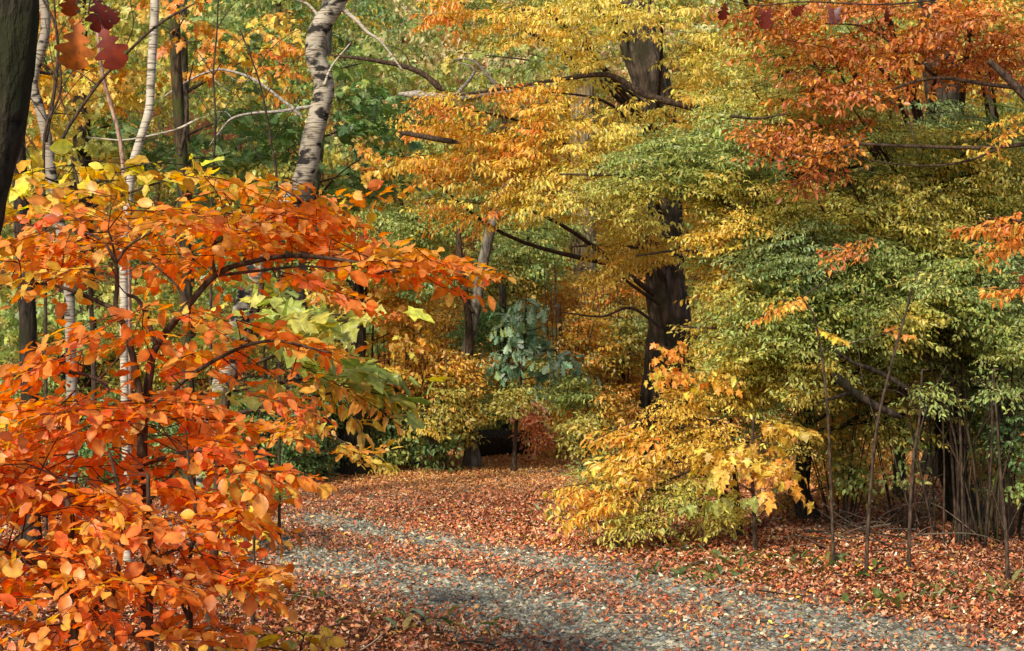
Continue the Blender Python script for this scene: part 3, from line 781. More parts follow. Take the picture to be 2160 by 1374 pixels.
T('beech_sapling', 'orange leaved beech sapling filling the lower left foreground with wide level tiers of leaves', 'beech tree',
  px_path([(304, 858), (300, 960), (312, 1100), (310, 1300), (318, 1500), (330, 1800)], 5.2, 30), (.016, .022), M_STEM, seed=20, sides=10, flare=1.3, trunk_name='stem',
  limbs=FORK, auto_limbs=False, conn=.75, wood='#5c3524', leaf=M_BEECH,
  blobs=[(70, 500, 150, 55, 5.6, .55, 2.3, 'beech', ORANGE_HI), (250, 470, 170, 62, 5.7, .6, 2.1, 'beech', ORANGE_HI), (450, 450, 170, 62, 5.7, .6, 2.1, 'beech', ORANGE_HI),
         (620, 490, 150, 70, 5.7, .55, 2.0, 'beech', ORANGE_HI), (780, 530, 120, 48, 5.6, .4, 2.0, 'beech', ORANGE_HI), (880, 556, 80, 26, 5.5, .25, 2.0, 'beech', ORANGE_HI), (955, 564, 34, 14, 5.5, .12, 2.4, 'beech', ORANGE_HI),
         (130, 555, 150, 35, 5.5, .5, 1.6, 'beech', ORANGE_HI), (380, 545, 160, 35, 5.6, .5, 1.6, 'beech', ORANGE_HI), (680, 590, 120, 22, 5.6, .4, 1.0, 'beech', ORANGE_HI),
         (500, 395, 130, 22, 5.8, .4, 1.3, 'beech', ORANGE_HI), (700, 420, 110, 36, 5.8, .35, .9, 'beech', ORANGE_HI),
         (110, 745, 110, 48, 5.3, .5, 1.5, 'beech', ORANGE_LO), (270, 700, 90, 45, 5.4, .45, .8, 'beech', ORANGE_LO), (430, 670, 80, 28, 5.4, .3, .8, 'beech', ORANGE_HI), (620, 720, 90, 26, 5.4, .3, .6, 'beech', ORANGE_LO), (400, 745, 80, 26, 5.3, .3, .7, 'beech', ORANGE_LO),
         (70, 880, 130, 85, 5.1, .5, 1.9, 'beechlow', ORANGE_LO), (230, 890, 110, 75, 5.1, .45, 1.6, 'beechlow', ORANGE_LO), (390, 880, 110, 75, 5.1, .45, 1.7, 'beechlow', ORANGE_LO),
         (480, 950, 90, 60, 5.1, .35, 1.5, 'beechlow', ORANGE_LO), (600, 830, 45, 60, 5.3, .3, .5, 'beechlow', ORANGE_LO), (560, 975, 60, 22, 5.0, .2, .9, 'beechlow', ORANGE_LO)])
T('beech_sapling', 'deep orange beech bush at the bottom left corner on dark forked stems', 'beech tree',
  px_path([(128, 1010), (150, 1100), (140, 1190), (158, 1290), (155, 1400), (165, 1600), (170, 1930)], 4.7, 30), (.010, .020), M_STEM, seed=21, sides=10, flare=1.3, trunk_name='stem', auto_limbs=False, conn=.8, wood='#5c3524', leaf=M_BEECH,
  limbs=[([(162, 1330), (230, 1250), (330, 1180), (440, 1130)], 4.8, .010, .004), ([(158, 1290), (110, 1240), (60, 1190), (-20, 1150)], 4.7, .012, .005),
         ([(310, 1900), (312, 1400), (315, 1200), (312, 1000)], 4.8, .013, .006), ([(420, 1850), (405, 1400), (400, 1200), (412, 1080), (395, 950)], 4.9, .010, .004),
         ([(400, 1310), (370, 1240), (350, 1180)], 4.9, .007, .004), ([(210, 1900), (240, 1300), (260, 1100), (230, 950)], 4.7, .010, .004)],
  blobs=[(60, 960, 110, 60, 5.0, .4, 1.2, 'beechlow', ORANGE_LO), (250, 970, 120, 50, 5.0, .4, 1.1, 'beechlow', ORANGE_LO), (160, 1120, 160, 60, 4.9, .4, 1.0, 'beechlow', ORANGE_LO), (80, 1040, 140, 80, 4.9, .45, 1.7, 'beechlow', ORANGE_LO), (260, 1050, 130, 80, 4.8, .45, 1.5, 'beechlow', ORANGE_LO), (420, 1080, 110, 70, 4.9, .4, 1.5, 'beechlow', ORANGE_LO),
         (60, 1200, 110, 80, 4.7, .4, 1.5, 'beechlow', ORANGE_LO), (230, 1190, 120, 80, 4.8, .4, 1.5, 'beechlow', ORANGE_LO), (380, 1210, 100, 70, 4.8, .35, 1.5, 'beechlow', ORANGE_LO), (470, 1170, 60, 50, 4.9, .3, 1.1, 'beechlow', ORANGE_LO),
         (70, 1330, 120, 70, 4.6, .35, 1.3, 'beechlow', ORANGE_LO), (240, 1320, 110, 70, 4.7, .35, 1.1, 'beechlow', ORANGE_LO), (380, 1330, 100, 60, 4.8, .3, 1.0, 'beechlow', ORANGE_LO), (540, 1210, 50, 26, 4.9, .2, .8, 'beechlow', ORANGE_LO),
         (520, 1110, 60, 30, 5, .2, .9, 'beechlow', ORANGE_LO), (150, 1440, 300, 60, 4.6, .4, 1.0, 'beechlow', ORANGE_LO)])
T('beech_sapling', 'yellow leaved sapling whose large leaves rise above the orange tier at upper left', 'beech tree',
  trunk_path([(150, 330), (170, 420), (190, 600), (200, 900)], 7.2), (.006, .014), M_STEM, seed=22, sides=8, trunk_name='stem', conn=.9, leaf=M_BEECH,
  blobs=[(90, 370, 70, 34, 7, .35, .9, 'bigbeech', YEL_BEECH), (190, 395, 110, 36, 7, .35, .8, 'bigbeech', YEL_BEECH), (290, 358, 60, 20, 7, .3, 1.0, 'bigbeech', YEL_BEECH), (450, 356, 24, 14, 7, .1, 1.0, 'bigbeech', YEL_BEECH), (60, 430, 60, 30, 7, .3, .8, 'bigbeech', YEL_BEECH)])
T('maple_sapling', 'maple sapling with broad flat green leaves showing below the long orange tier', 'maple tree',
  trunk_path([(560, 520), (545, 640), (500, 780), (470, 900)], 7.0), (.010, .024), M_STEM, seed=23, sides=8, trunk_name='stem',
  blobs=[(560, 620, 120, 36, 7.0, .5, .85, 'broad', BROADGR, {'layer': .2, 'scale': .8}), (700, 680, 110, 46, 7.0, .5, .85, 'broad', BROADGR, {'layer': .2, 'scale': .8}), (640, 740, 130, 50, 7.0, .5, .8, 'broad', BROADGR, {'layer': .2, 'scale': .8}), (760, 770, 90, 36, 7.0, .4, .9, 'broad', BROADGR, {'layer': .2, 'scale': .8}),
         (540, 800, 80, 50, 7.0, .5, .8, 'broad', YELGRN, {'scale': .8}), (740, 820, 70, 24, 7.0, .3, 1.0, 'drape', YEL_OR)])
T('maple_sapling', 'orange and gold young maple behind the green sapling, left of the lane', 'maple tree',
  trunk_path([(800, 480), (790, 620), (785, 750), (780, 880)], 18.6), (.008, .016), M_STEM, seed=24, sides=8,
  blobs=[(800, 640, 120, 36, 18.6, .7, 1.6, 'maple', YEL_OR, {'layer': .35}), (720, 610, 90, 40, 18.6, .7, 1.2, 'maple', YEL_OR), (850, 700, 90, 50, 18.6, .7, 1.3, 'maple', YEL_OR), (700, 690, 90, 60, 18.6, .7, 1.1, 'maple', YELGRN), (800, 790, 110, 50, 18.6, .7, 1.2, 'maple', YEL_OR)])
T('beech_sapling', 'low orange beech spray reaching out over the left edge of the lane', 'beech tree',
  trunk_path([(560, 820), (545, 900), (540, 980)], 9), (.005, .008), M_STEM, seed=25, sides=8, trunk_name='stem', conn=.9, leaf=M_BEECH,
  limbs=[([(560, 850), (640, 880), (720, 930), (800, 966)], 9, .007, .003)],
  blobs=[(640, 880, 70, 34, 9, .3, 1.3, 'beech', ORANGE_LO, {'slant': -28}), (750, 945, 60, 10, 9, .12, 1.4, 'beech', YEL_OR, {'slant': -28, 'az': -25, 'azsd': .3}), (600, 900, 60, 50, 9, .3, 1.0, 'beech', ORANGE_LO)])
T('maple_sapling', 'low yellow green maple with flat leaves at the left lip of the lane', 'maple tree',
  trunk_path([(520, 990), (505, 1030)], 12.6), (.008, .012), M_STEM, seed=26, sides=7, trunk_name='stem',
  blobs=[(520, 1020, 80, 24, 12.4, .4, 1.6, 'broad', YELGRN, {'layer': .15}), (480, 990, 60, 24, 12.4, .35, 1.2, 'maple', BROADGR), (500, 1080, 70, 12, 12, .3, .8, 'maple', YEL_BEECH)])
T('fern_bush', 'small yellow green leafy sprig at the bottom edge by the lane', 'plant',
  px_path([(640, 1345), (632, 1400), (628, 1700)], 6.0, 12), (.003, .006), M_STEM, seed=27, sides=6, trunk_name='stem',
  blobs=[(645, 1338, 40, 14, 6.0, .12, .8, 'bigbeech', YEL_BEECH, {'scale': .7}), (560, 1365, 60, 14, 6, .15, .5, 'bigbeech', YELGRN, {'scale': .7})])

# ------------------------------------------------------------------ upper left wood
T('maple_tree', 'dark green broadleaf tree behind the slender birch and the curved birch', 'maple tree',
  trunk_path([(380, -200), (384, 200), (395, 600)], 20), (.07, .10), M_GREY, seed=30,
  blobs=[(450, 330, 170, 70, 20, 1.2, 1.5, 'broad', DKGREEN), (560, 250, 130, 80, 20, 1.2, 1.3, 'broad', DKGREEN), (450, 60, 170, 90, 20, 1.2, 1.2, 'broad', GREEN), (580, 110, 110, 80, 19, 1, 1.1, 'maple', YEL_OR), (430, 100, 90, 60, 18.5, .8, .9, 'maple', YEL_OR), (540, 470, 160, 60, 20, 1.2, 1.3, 'broad', DKGREEN), (500, -110, 250, 80, 20, 1.2, .4, 'broad', DKGREEN)])
T('maple_tree', 'dark green broadleaf tree between the curved birch and the golden branches', 'maple tree',
  trunk_path([(700, -200), (680, 200), (640, 620)], 21), (.07, .10), M_GREY, seed=31,
  blobs=[(790, 250, 130, 80, 21, 1.2, 1.5, 'broad', DKGREEN), (760, 370, 120, 60, 21, 1.2, 1.4, 'broad', DKGREEN), (780, 130, 100, 60, 21, 1.2, .9, 'broad', GREEN), (760, 340, 80, 40, 19.5, .8, 1, 'maple', YEL_OR), (850, 480, 130, 60, 20, 1, 1.2, 'bush', GREEN), (780, -110, 200, 80, 21, 1.2, .4, 'broad', DKGREEN)])
T('maple_tree', 'yellow orange maple behind the crooked birches at upper left', 'maple tree',
  trunk_path([(160, -200), (170, 200), (180, 600)], 18), (.08, .12), M_DARK, seed=32,
  blobs=[(120, 230, 150, 70, 18, 1.2, 1.3, 'maple', YEL_OR), (250, 180, 120, 60, 18, 1.2, 1.2, 'maple', YEL_OR), (200, 60, 190, 90, 18, 1.2, 1.2, 'maple', YELGRN), (150, 330, 160, 60, 18.5, 1.2, 1.5, 'broad', YELGRN), (280, 280, 110, 50, 18.5, 1, 1.0, 'broad', DKGREEN), (150, -100, 250, 80, 18, 1.2, .4, 'maple', YELGRN)])
T('green_bush', 'green leafy bush behind the left trunks, below the orange tier', 'bush',
  trunk_path([(130, 560), (130, 700), (130, 900)], 17), (.03, .06), M_DARK, seed=33,
  blobs=[(60, 660, 130, 90, 17, .9, 1.6, 'maple', GREEN), (180, 680, 100, 90, 17, .9, 1.4, 'maple', GREEN), (80, 830, 130, 90, 17, .9, 1.2, 'bush', GREEN), (320, 740, 140, 90, 17.5, .9, 1.4, 'bush', YELGRN), (330, 620, 150, 60, 17.5, .9, 1.3, 'maple', YELGRN), (470, 700, 110, 80, 17.5, .9, 1.3, 'bush', OLIVE), (250, 920, 250, 100, 16, .9, 1.2, 'bush', DKGREEN)])
for k, (pts, d, lab) in enumerate([
    ([(462, -80), (458, 60), (450, 160), (455, 260), (449, 380), (445, 620)], 13.2, 'thin dark bare stem standing right of the brown mossy trunk'),
    ([(505, 60), (540, 150), (556, 210), (572, 300), (584, 390), (588, 640)], 12.8, 'thin bare whip bending over left of the thick curved birch'),
    ([(110, -60), (120, 80), (128, 190), (100, 260), (92, 340), (96, 620)], 11.2, 'dark kinked bare stem in front of the crooked grey birch')]):
    q3 = [np.array(p) for p in pts]
    T('bare_sapling', lab, 'sapling', trunk_path(pts, d, 44), (.006, .013), M_STEM, seed=85 + k, trunk_name='stem', sides=7, flare=1.2,
      limbs=[([tuple(q3[i]), tuple(q3[i] + np.array([sx * 30, -45])), tuple(q3[i] + np.array([sx * 75, -70 - 10 * i])), tuple(q3[i] + np.array([sx * 130, -80 - 16 * i]))], d, .0045, .0018) for i, sx in ((1, 1), (2, -1), (2, 1), (3, -1), (3, 1), (4, -1))])
BUSHG = 'shaded green bushes along the far left side of the lane'
for k, (px, d, lab, bl) in enumerate([
    (560, 17.4, 'dark green bush at the left bend of the lane, left of the short dark trunk', [(560, 870, 110, 90, 17.4, .7, 1.8, 'bush', DKGREEN), (620, 940, 80, 50, 17.2, .5, 1.6, 'bush', DKGREEN)]),
    (680, 18, 'dark green bush wrapped round the short dark trunk by the lane', [(670, 870, 80, 70, 18.2, .6, 1.8, 'bush', DKGREEN), (720, 800, 80, 70, 18.6, .7, 1.5, 'bush', OLIVE), (660, 950, 70, 40, 17.8, .4, 1.5, 'bush', DKGREEN)]),
    (820, 19, 'green bush with yellow sprays just right of the short dark trunk', [(820, 860, 80, 80, 19.2, .7, 1.8, 'bush', DKGREEN), (810, 940, 60, 40, 18.8, .4, 1.6, 'bush', GREEN), (890, 900, 50, 12, 18.2, .3, 1.6, 'drape', YELLOW), (800, 980, 40, 18, 18.4, .3, 1.0, 'drape', YELLOW)]),
    (930, 18.7, 'golden olive bush in front of the foot of the forked grey tree', [(940, 860, 90, 80, 18.7, .5, 1.6, 'bush', OLIVE), (920, 790, 100, 60, 18.9, .6, 1.4, 'bush', GOLD), (920, 940, 60, 34, 18.7, .4, 1.4, 'bush', DKGREEN), (980, 800, 60, 60, 18.7, .4, .8, 'bush', GOLD)])]):
    rs = np.random.default_rng(300 + k)
    stems = [([(px + dx * .3, 960), (px + dx * .6, 880), (px + dx, 760 - rs.integers(0, 70))], d - .25, .010, .004) for dx in rs.normal(0, 55, 7)]
    T('green_bush', lab, 'bush', trunk_path([(px, 760), (px + 4, 880)], d), (.015, .03), M_STEM, limbs=stems, blobs=bl, seed=40 + k, group=BUSHG, trunk_name='stem', sides=7)

# ------------------------------------------------------------------ middle distance, centre
T('oak_sapling', 'young oak with blue green lobed leaves at the far end of the lane', 'oak tree',
  trunk_path([(1110, 620), (1105, 740), (1090, 880)], 18.9), (.010, .03), M_STEM, seed=50, sides=8,
  blobs=[(1090, 700, 60, 55, 18.9, .4, 2.2, 'oak', OAKBLUE), (1060, 750, 50, 36, 18.8, .35, 2.0, 'oak', OAKBLUE), (1140, 690, 60, 40, 18.9, .4, 1.3, 'oak', OAKBLUE), (1150, 790, 60, 45, 18.9, .4, 1.8, 'oak', OAKBLUE), (1110, 640, 40, 20, 18.9, .3, .9, 'oak', OAKBLUE), (1190, 740, 40, 40, 18.9, .3, .8, 'oak', OAKBLUE), (1080, 840, 70, 40, 18.7, .4, 1.0, 'bush', OLIVE)])
T('red_bush', 'small pink and red leaved bush beside the shaded hollow at the end of the lane', 'bush',
  trunk_path([(1130, 850), (1120, 920)], 20.3), (.01, .016), M_STEM, seed=51, trunk_name='stem', sides=7,
  blobs=[(1120, 870, 50, 34, 20.0, .4, .9, 'bush', PINKRED), (1140, 915, 50, 24, 19.8, .4, .7, 'bush', PINKRED), (1190, 880, 60, 40, 20.4, .4, .9, 'bush', GOLD)])
T('green_bush', 'olive green bush of thin upright stems left of the yellow bush', 'bush',
  trunk_path([(1240, 860), (1236, 930), (1232, 980)], 18.6), (.012, .03), M_STEM, seed=52, trunk_name='stem', sides=7,
  limbs=[([(1232, 985), (1215, 900), (1190, 800)], 18.6, .010, .004), ([(1234, 985), (1262, 890), (1290, 800)], 18.6, .010, .004), ([(1230, 985), (1205, 940), (1165, 880)], 18.5, .008, .003), ([(1238, 985), (1256, 930), (1310, 860)], 18.5, .008, .003)],
  blobs=[(1235, 900, 70, 60, 18.6, .5, 1.0, 'bush', OLIVE), (1215, 830, 80, 50, 18.8, .5, .8, 'bush', GREEN), (1280, 860, 70, 60, 18.8, .5, .9, 'bush', GOLD)])
T('dark_tree', 'thin dark trunk standing in the shadow where the lane disappears', 'tree',
  trunk_path([(1060, 600), (1062, 800), (1064, 900)], 21.5), (.045, .06), M_DARK, seed=53, blobs=[(1040, 690, 100, 60, 21.8, .7, 1.0, 'bush', DKGREEN), (1010, 880, 80, 50, 21.8, .6, 1.3, 'bush', DKGREEN)])
BUSHC = 'golden bushes beyond the end of the lane'
for k, (px, d, lab, bl) in enumerate([
    (1180, 21.5, 'tall golden olive bush right of the blue green oak sapling', [(1200, 830, 90, 90, 21.5, .7, 1.8, 'small', OLIVE), (1230, 720, 90, 80, 21.5, .8, 1.5, 'small', GOLD), (1180, 920, 80, 50, 21, .5, 1.3, 'small', GOLD)]),
    (1310, 22.5, 'golden bush of fine upright twigs left of the broad dark trunk', [(1310, 840, 90, 120, 22.5, .8, 1.8, 'small', GOLD), (1320, 700, 90, 80, 22.5, .8, 1.5, 'small', OLIVE), (1290, 620, 110, 60, 23, .8, 1.2, 'small', GOLD)]),
    (1050, 24, 'olive and gold bush behind the forked grey tree', [(1060, 600, 110, 90, 24, .9, 1.7, 'small', OLIVE), (1100, 540, 110, 70, 24, .9, 1.5, 'small', GREEN), (950, 700, 90, 90, 23, .9, 1.6, 'small', GOLD), (1050, 850, 90, 70, 23, .9, 1.6, 'small', OLIVE), (900, 760, 90, 60, 22, .8, 1.4, 'small', YEL_OR)]),
    (1180, 26, 'olive bush left of the sunlit pale trunk', [(1160, 620, 90, 70, 25.5, .9, 1.6, 'small', GOLD), (1130, 480, 140, 60, 26, .9, 1.4, 'small', GREEN)])]):
    rs = np.random.default_rng(320 + k)
    stems = [([(px + dx * .3, 900), (px + dx * .6, 780), (px + dx, 640 - rs.integers(0, 90))], d - .4, .012, .005) for dx in rs.normal(0, 60, 8)]
    T('golden_bush', lab, 'bush', trunk_path([(px, 640), (px + 6, 820)], d), (.02, .04), M_STEM, limbs=stems, blobs=bl, seed=60 + k, group=BUSHC, trunk_name='stem', sides=7)

# ------------------------------------------------------------------ right: the big hornbeam, the yellow bush, the oak
T('hornbeam_tree', 'wide spreading green and yellow tree filling the right half over the lane', 'hornbeam tree',
  trunk_path([(1650, 100), (1660, 300), (1690, 600), (1702, 800), (1700, 920), (1690, 1030), (1704, 1085)], 14), (.05, .075), M_DARK, seed=70, bumps=.18,
  limbs=[([(1690, 520), (1560, 440), (1440, 400), (1330, 372), (1180, 368)], 12.4, .03, .008), ([(1700, 640), (1560, 560), (1450, 530), (1340, 540)], 12.6, .022, .007),
         ([(1700, 760), (1560, 700), (1440, 690)], 12.6, .02, .006)],
  blobs=[(1420, 340, 190, 60, 12.6, .8, 1.7, 'hornbeam', GREEN), (1600, 210, 160, 80, 13, .8, 1.5, 'hornbeam', YELGRN), (1330, 400, 170, 40, 12.4, .7, 1.2, 'hornbeam', YELGRN),
         (1560, 330, 110, 50, 12.6, .7, 1.1, 'hornbeam', BLUEGRN),
         (1610, 430, 170, 60, 12.5, .8, 1.6, 'hornbeam', YELGRN), (1650, 530, 190, 70, 12.4, .8, 1.7, 'hornbeam', BLUEGRN), (1540, 480, 110, 50, 12.4, .7, 1.2, 'hornbeam', YELLOW),
         (1820, 440, 190, 80, 12.8, .8, 1.7, 'hornbeam', YELGRN), (1850, 560, 200, 80, 12.6, .8, 1.8, 'hornbeam', GREEN), (2050, 560, 150, 90, 13, .8, 1.6, 'hornbeam', BLUEGRN), (2050, 400, 150, 80, 13, .8, 1.5, 'hornbeam', YELGRN),
         (1590, 620, 130, 60, 12.4, .7, 1.6, 'hornbeam', YELGRN), (1620, 690, 150, 60, 12.4, .7, 1.6, 'hornbeam', GREEN), (1760, 650, 180, 80, 12.4, .7, 1.7, 'hornbeam', GREEN), (1560, 740, 90, 40, 12.4, .6, 1.3, 'hornbeam', YELGRN), (1700, 780, 130, 60, 12.5, .7, 1.6, 'hornbeam', YELGRN),
         (1780, 260, 150, 60, 13.2, .8, 1.3, 'hornbeam', YELGRN), (1640, 100, 140, 60, 13.5, .8, 1.2, 'hornbeam', YELGRN), (1960, 300, 140, 60, 13.4, .8, 1.2, 'hornbeam', YELGRN), (1520, 560, 70, 70, 12.6, .6, 1.2, 'hornbeam', YELLOW), (1500, 400, 90, 60, 12.6, .6, 1.2, 'hornbeam', YELGRN), (1900, 400, 200, 60, 14, .7, 1.2, 'hornbeam', GREEN), (1950, 660, 180, 70, 14.2, .7, 1.4, 'hornbeam', GREEN), (1860, 740, 150, 60, 14, .7, 1.3, 'hornbeam', YELGRN), (1960, 480, 130, 60, 12.6, .6, 1.2, 'hornbeam', YELGRN), (2020, 600, 150, 70, 12.2, .6, 1.5, 'hornbeam', GREEN), (2090, 700, 110, 60, 12.2, .5, 1.4, 'hornbeam', GREEN), (1900, 660, 120, 60, 12.2, .6, 1.2, 'hornbeam', YELGRN), (2110, 360, 90, 60, 12.6, .6, 1.2, 'hornbeam', YELGRN)] + [(1530 + 150 * i + 60 * (j % 2), 280 + 112 * j, 120, 85, 12.7 + .35 * ((i * 2 + j) % 4), .7, .55, 'hornbeam', [GREEN, YELGRN, GREEN, BLUEGRN][(i + j * 3) % 4]) for i in range(5) for j in range(6)])
T('beech_bush', 'yellow and orange bush whose drooping sprays reach the right edge of the lane', 'bush',
  trunk_path([(1540, 800), (1545, 930), (1555, 1060)], 12.9), (.012, .03), M_STEM, seed=71, trunk_name='stem', sides=8,
  limbs=[([(1550, 900), (1440, 880), (1340, 890), (1250, 930)], 12.6, .012, .004), ([(1552, 960), (1440, 1000), (1330, 1050), (1220, 1100)], 12.3, .012, .004), ([(1550, 930), (1470, 880), (1380, 870)], 12.5, .01, .004)],
  blobs=[(1330, 910, 90, 26, 12.6, .4, 1.7, 'drape', YEL_OR, {'slant': 14, 'az': 190}), (1330, 980, 90, 40, 12.4, .5, 1.7, 'drape', YELLOW, {'slant': 18, 'az': 195}), (1290, 1060, 90, 36, 12.2, .45, 1.8, 'drape', YEL_OR, {'slant': 26, 'az': 200}), (1210, 1030, 40, 20, 12.4, .25, 1.7, 'drape', YEL_OR, {'az': 190}),
         (1450, 850, 100, 50, 12.6, .6, 1.0, 'hornbeam', YELLOW), (1560, 820, 110, 50, 12.7, .6, 1.1, 'hornbeam', YELGOLD), (1480, 930, 110, 60, 12.5, .6, 1.1, 'hornbeam', YELLOW), (1430, 1030, 110, 50, 12.4, .5, 1.1, 'hornbeam', YELGRN), (1350, 1095, 100, 26, 12.2, .4, 1.1, 'hornbeam', YELGRN), (1520, 1070, 80, 40, 12.5, .4, 1.2, 'hornbeam', YELGRN), (1270, 990, 40, 60, 12.9, .35, 1.2, 'hornbeam', GREEN),
         (1410, 780, 50, 36, 12.5, .35, 1.1, 'maple', YEL_OR, {'scale': .75}), (1500, 790, 60, 24, 12.4, .35, 1.0, 'maple', YEL_OR, {'scale': .75}), (1410, 735, 26, 14, 12.4, .2, .9, 'maple', YEL_OR, {'scale': .75}), (1520, 730, 110, 60, 12.8, .6, 1.0, 'hornbeam', YELGOLD), (1640, 800, 110, 60, 12.8, .6, 1.0, 'hornbeam', YELGOLD), (1640, 920, 80, 60, 12.7, .5, .9, 'hornbeam', YELGOLD)])
T('maple_sapling', 'young maple with large yellow pointed leaves between the yellow bush and a dark stem', 'maple tree',
  trunk_path([(1590, 880), (1585, 980), (1590, 1060)], 11.9), (.008, .018), M_STEM, seed=72, trunk_name='stem', sides=8,
  blobs=[(1560, 950, 80, 50, 11.9, .4, 1.5, 'maple', YELLOW, {'scale': .95}), (1620, 1000, 70, 40, 11.9, .4, 1.4, 'maple', YEL_OR, {'scale': .95}), (1530, 1020, 60, 36, 11.9, .35, 1.1, 'maple', YELGRN, {'scale': .85}), (1650, 900, 70, 40, 12, .4, 1.0, 'maple', YELLOW, {'scale': .8})])
T('oak_tree', 'oak with rust brown autumn leaves over the top right corner', 'oak tree',
  trunk_path([(1960, -200), (1972, 60), (1986, 180), (1992, 300), (2000, 700)], 18), (.17, .21), M_DARK, seed=73, sides=18, bumps=.15,
  limbs=[([(2200, 240), (2140, 180), (2110, 150), (2085, 128)], 11, .035, .02), ([(2180, 190), (2080, 178), (1980, 165), (1900, 182), (1835, 220)], 11.5, .018, .006), ([(1980, 166), (1930, 130), (1830, 60), (1740, 50)], 12, .014, .005),
         ([(2200, 300), (2080, 312), (1900, 308), (1800, 306), (1700, 330), (1580, 280)], 11.5, .016, .005), ([(2110, 312), (2040, 340), (1950, 350), (1830, 338), (1780, 320)], 11.6, .01, .004), ([(1900, 180), (1920, 260), (1940, 330)], 11.5, .006, .003),
         ([(2130, 120), (2080, 180), (2100, 250)], 16, .05, .04), ([(1540, 245), (1600, 250), (1660, 240)], 12, .012, .006)],
  blobs=[(1760, 130, 130, 70, 12, .8, 1.0, 'rust', RUST), (1850, 60, 170, 70, 12, .8, 1.15, 'rust', RUST), (2030, 60, 170, 70, 11.8, .8, 1.2, 'rust', RUST), (2080, 150, 130, 50, 12, .7, .9, 'rust', RUST), (1880, 150, 120, 40, 12, .7, .9, 'rust', RUST),
         (1650, 280, 120, 46, 11.6, .6, 1.1, 'rust', RUST), (1760, 320, 100, 40, 11.6, .6, .9, 'rust', RUST), (1640, 30, 130, 36, 12, .7, 1.3, 'rust', RUST), (1790, 220, 80, 40, 12, .6, .9, 'rust', RUST), (2090, 280, 90, 40, 11.8, .6, .7, 'rust', YEL_OR), (1700, 370, 60, 26, 11.8, .4, .8, 'rust', RUST), (2060, 20, 110, 30, 11.5, .5, 1.2, 'rust', ORANGE_HI),
         (1850, -90, 420, 70, 12.5, 1, .4, 'rust', RUST), (1800, 90, 260, 100, 12.4, .9, .45, 'rust', RUST), (2040, 110, 200, 110, 12.4, .9, .5, 'rust', RUST), (1720, 230, 150, 90, 12.2, .8, .5, 'rust', RUST), (1660, 70, 130, 60, 12.4, .8, .6, 'rust', RUST)])
T('beech_sapling', 'orange beech sprays entering at the right edge, level with the middle of the trees', 'beech tree',
  trunk_path([(2290, 300), (2300, 600), (2300, 900)], 9.5), (.012, .03), M_STEM, seed=74, sides=8,
  limbs=[([(2292, 520), (2200, 490), (2100, 475), (2010, 490)], 9.5, .010, .004), ([(2296, 640), (2220, 600), (2130, 598)], 9.5, .008, .004)],
  blobs=[(2100, 470, 90, 20, 9.5, .35, 1.6, 'drape', ORANGE_HI, {'az': 180, 'azsd': .4, 'scale': .75}), (2130, 510, 70, 22, 9.5, .3, 1.8, 'drape', ORANGE_HI, {'az': 180, 'azsd': .4, 'scale': .75}), (2150, 602, 34, 9, 9.5, .15, 1.8, 'drape', ORANGE_HI, {'az': 180, 'azsd': .4, 'scale': .75}), (2260, 500, 90, 90, 9.5, .4, 1.2, 'drape', ORANGE_HI)])
T('maple_sapling', 'small orange spray of leaves caught bright against the green right hand foliage', 'maple tree',
  trunk_path([(1690, 628), (1720, 680), (1745, 860)], 11.3), (.004, .012), M_STEM, seed=75, trunk_name='stem', sides=7,
  blobs=[(1645, 636, 40, 10, 11.2, .14, 1.6, 'drape', YEL_OR, {'scale': .7, 'az': 180, 'azsd': .5}), (1800, 525, 44, 12, 11.2, .2, 1.2, 'rust', RUST, {'scale': .9, 'az': 180, 'azsd': .5}), (1752, 700, 14, 10, 11.2, .08, .5, 'maple', YEL_BEECH, {'min': 1, 'scale': .55}), (1890, 695, 12, 8, 11.2, .08, .5, 'maple', YEL_OR, {'min': 1, 'scale': .5})])
T('gnarled_tree', 'dark gnarled trunk with a spreading foot among thin canes at lower right', 'tree',
  trunk_path([(1950, 500), (1978, 700), (1994, 830), (2003, 940), (2022, 1040), (2036, 1090)], 13.6), (.085, .13), M_DARK, seed=76, bumps=.28, sides=22, flare=1.3,
  blobs=[(2060, 760, 120, 70, 13.6, .7, 1.3, 'hornbeam', DKGREEN), (1900, 720, 120, 60, 13.6, .7, 1.1, 'hornbeam', GREEN), (2090, 680, 110, 60, 13.4, .7, 1.4, 'hornbeam', GREEN), (2080, 860, 110, 50, 14.2, .6, 1.0, 'bush', DKGREEN), (1820, 800, 80, 50, 14, .6, 1.1, 'bush', GREEN), (1960, 850, 130, 60, 14.6, .6, 1.2, 'bush', OLIVE), (2120, 880, 80, 60, 14.4, .5, 1.2, 'bush', GREEN), (1780, 870, 90, 50, 14.8, .6, 1.0, 'bush', GOLD)])
T('slim_tree', 'slim brown trunk standing left of the gnarled dark trunk', 'tree',
  trunk_path([(1860, 700), (1888, 820), (1900, 900), (1896, 990), (1898, 1030)], 15.5), (.045, .055), M_MOSSY, seed=77,
  blobs=[(1850, 760, 80, 50, 15, .6, 1.0, 'bush', GREEN)])
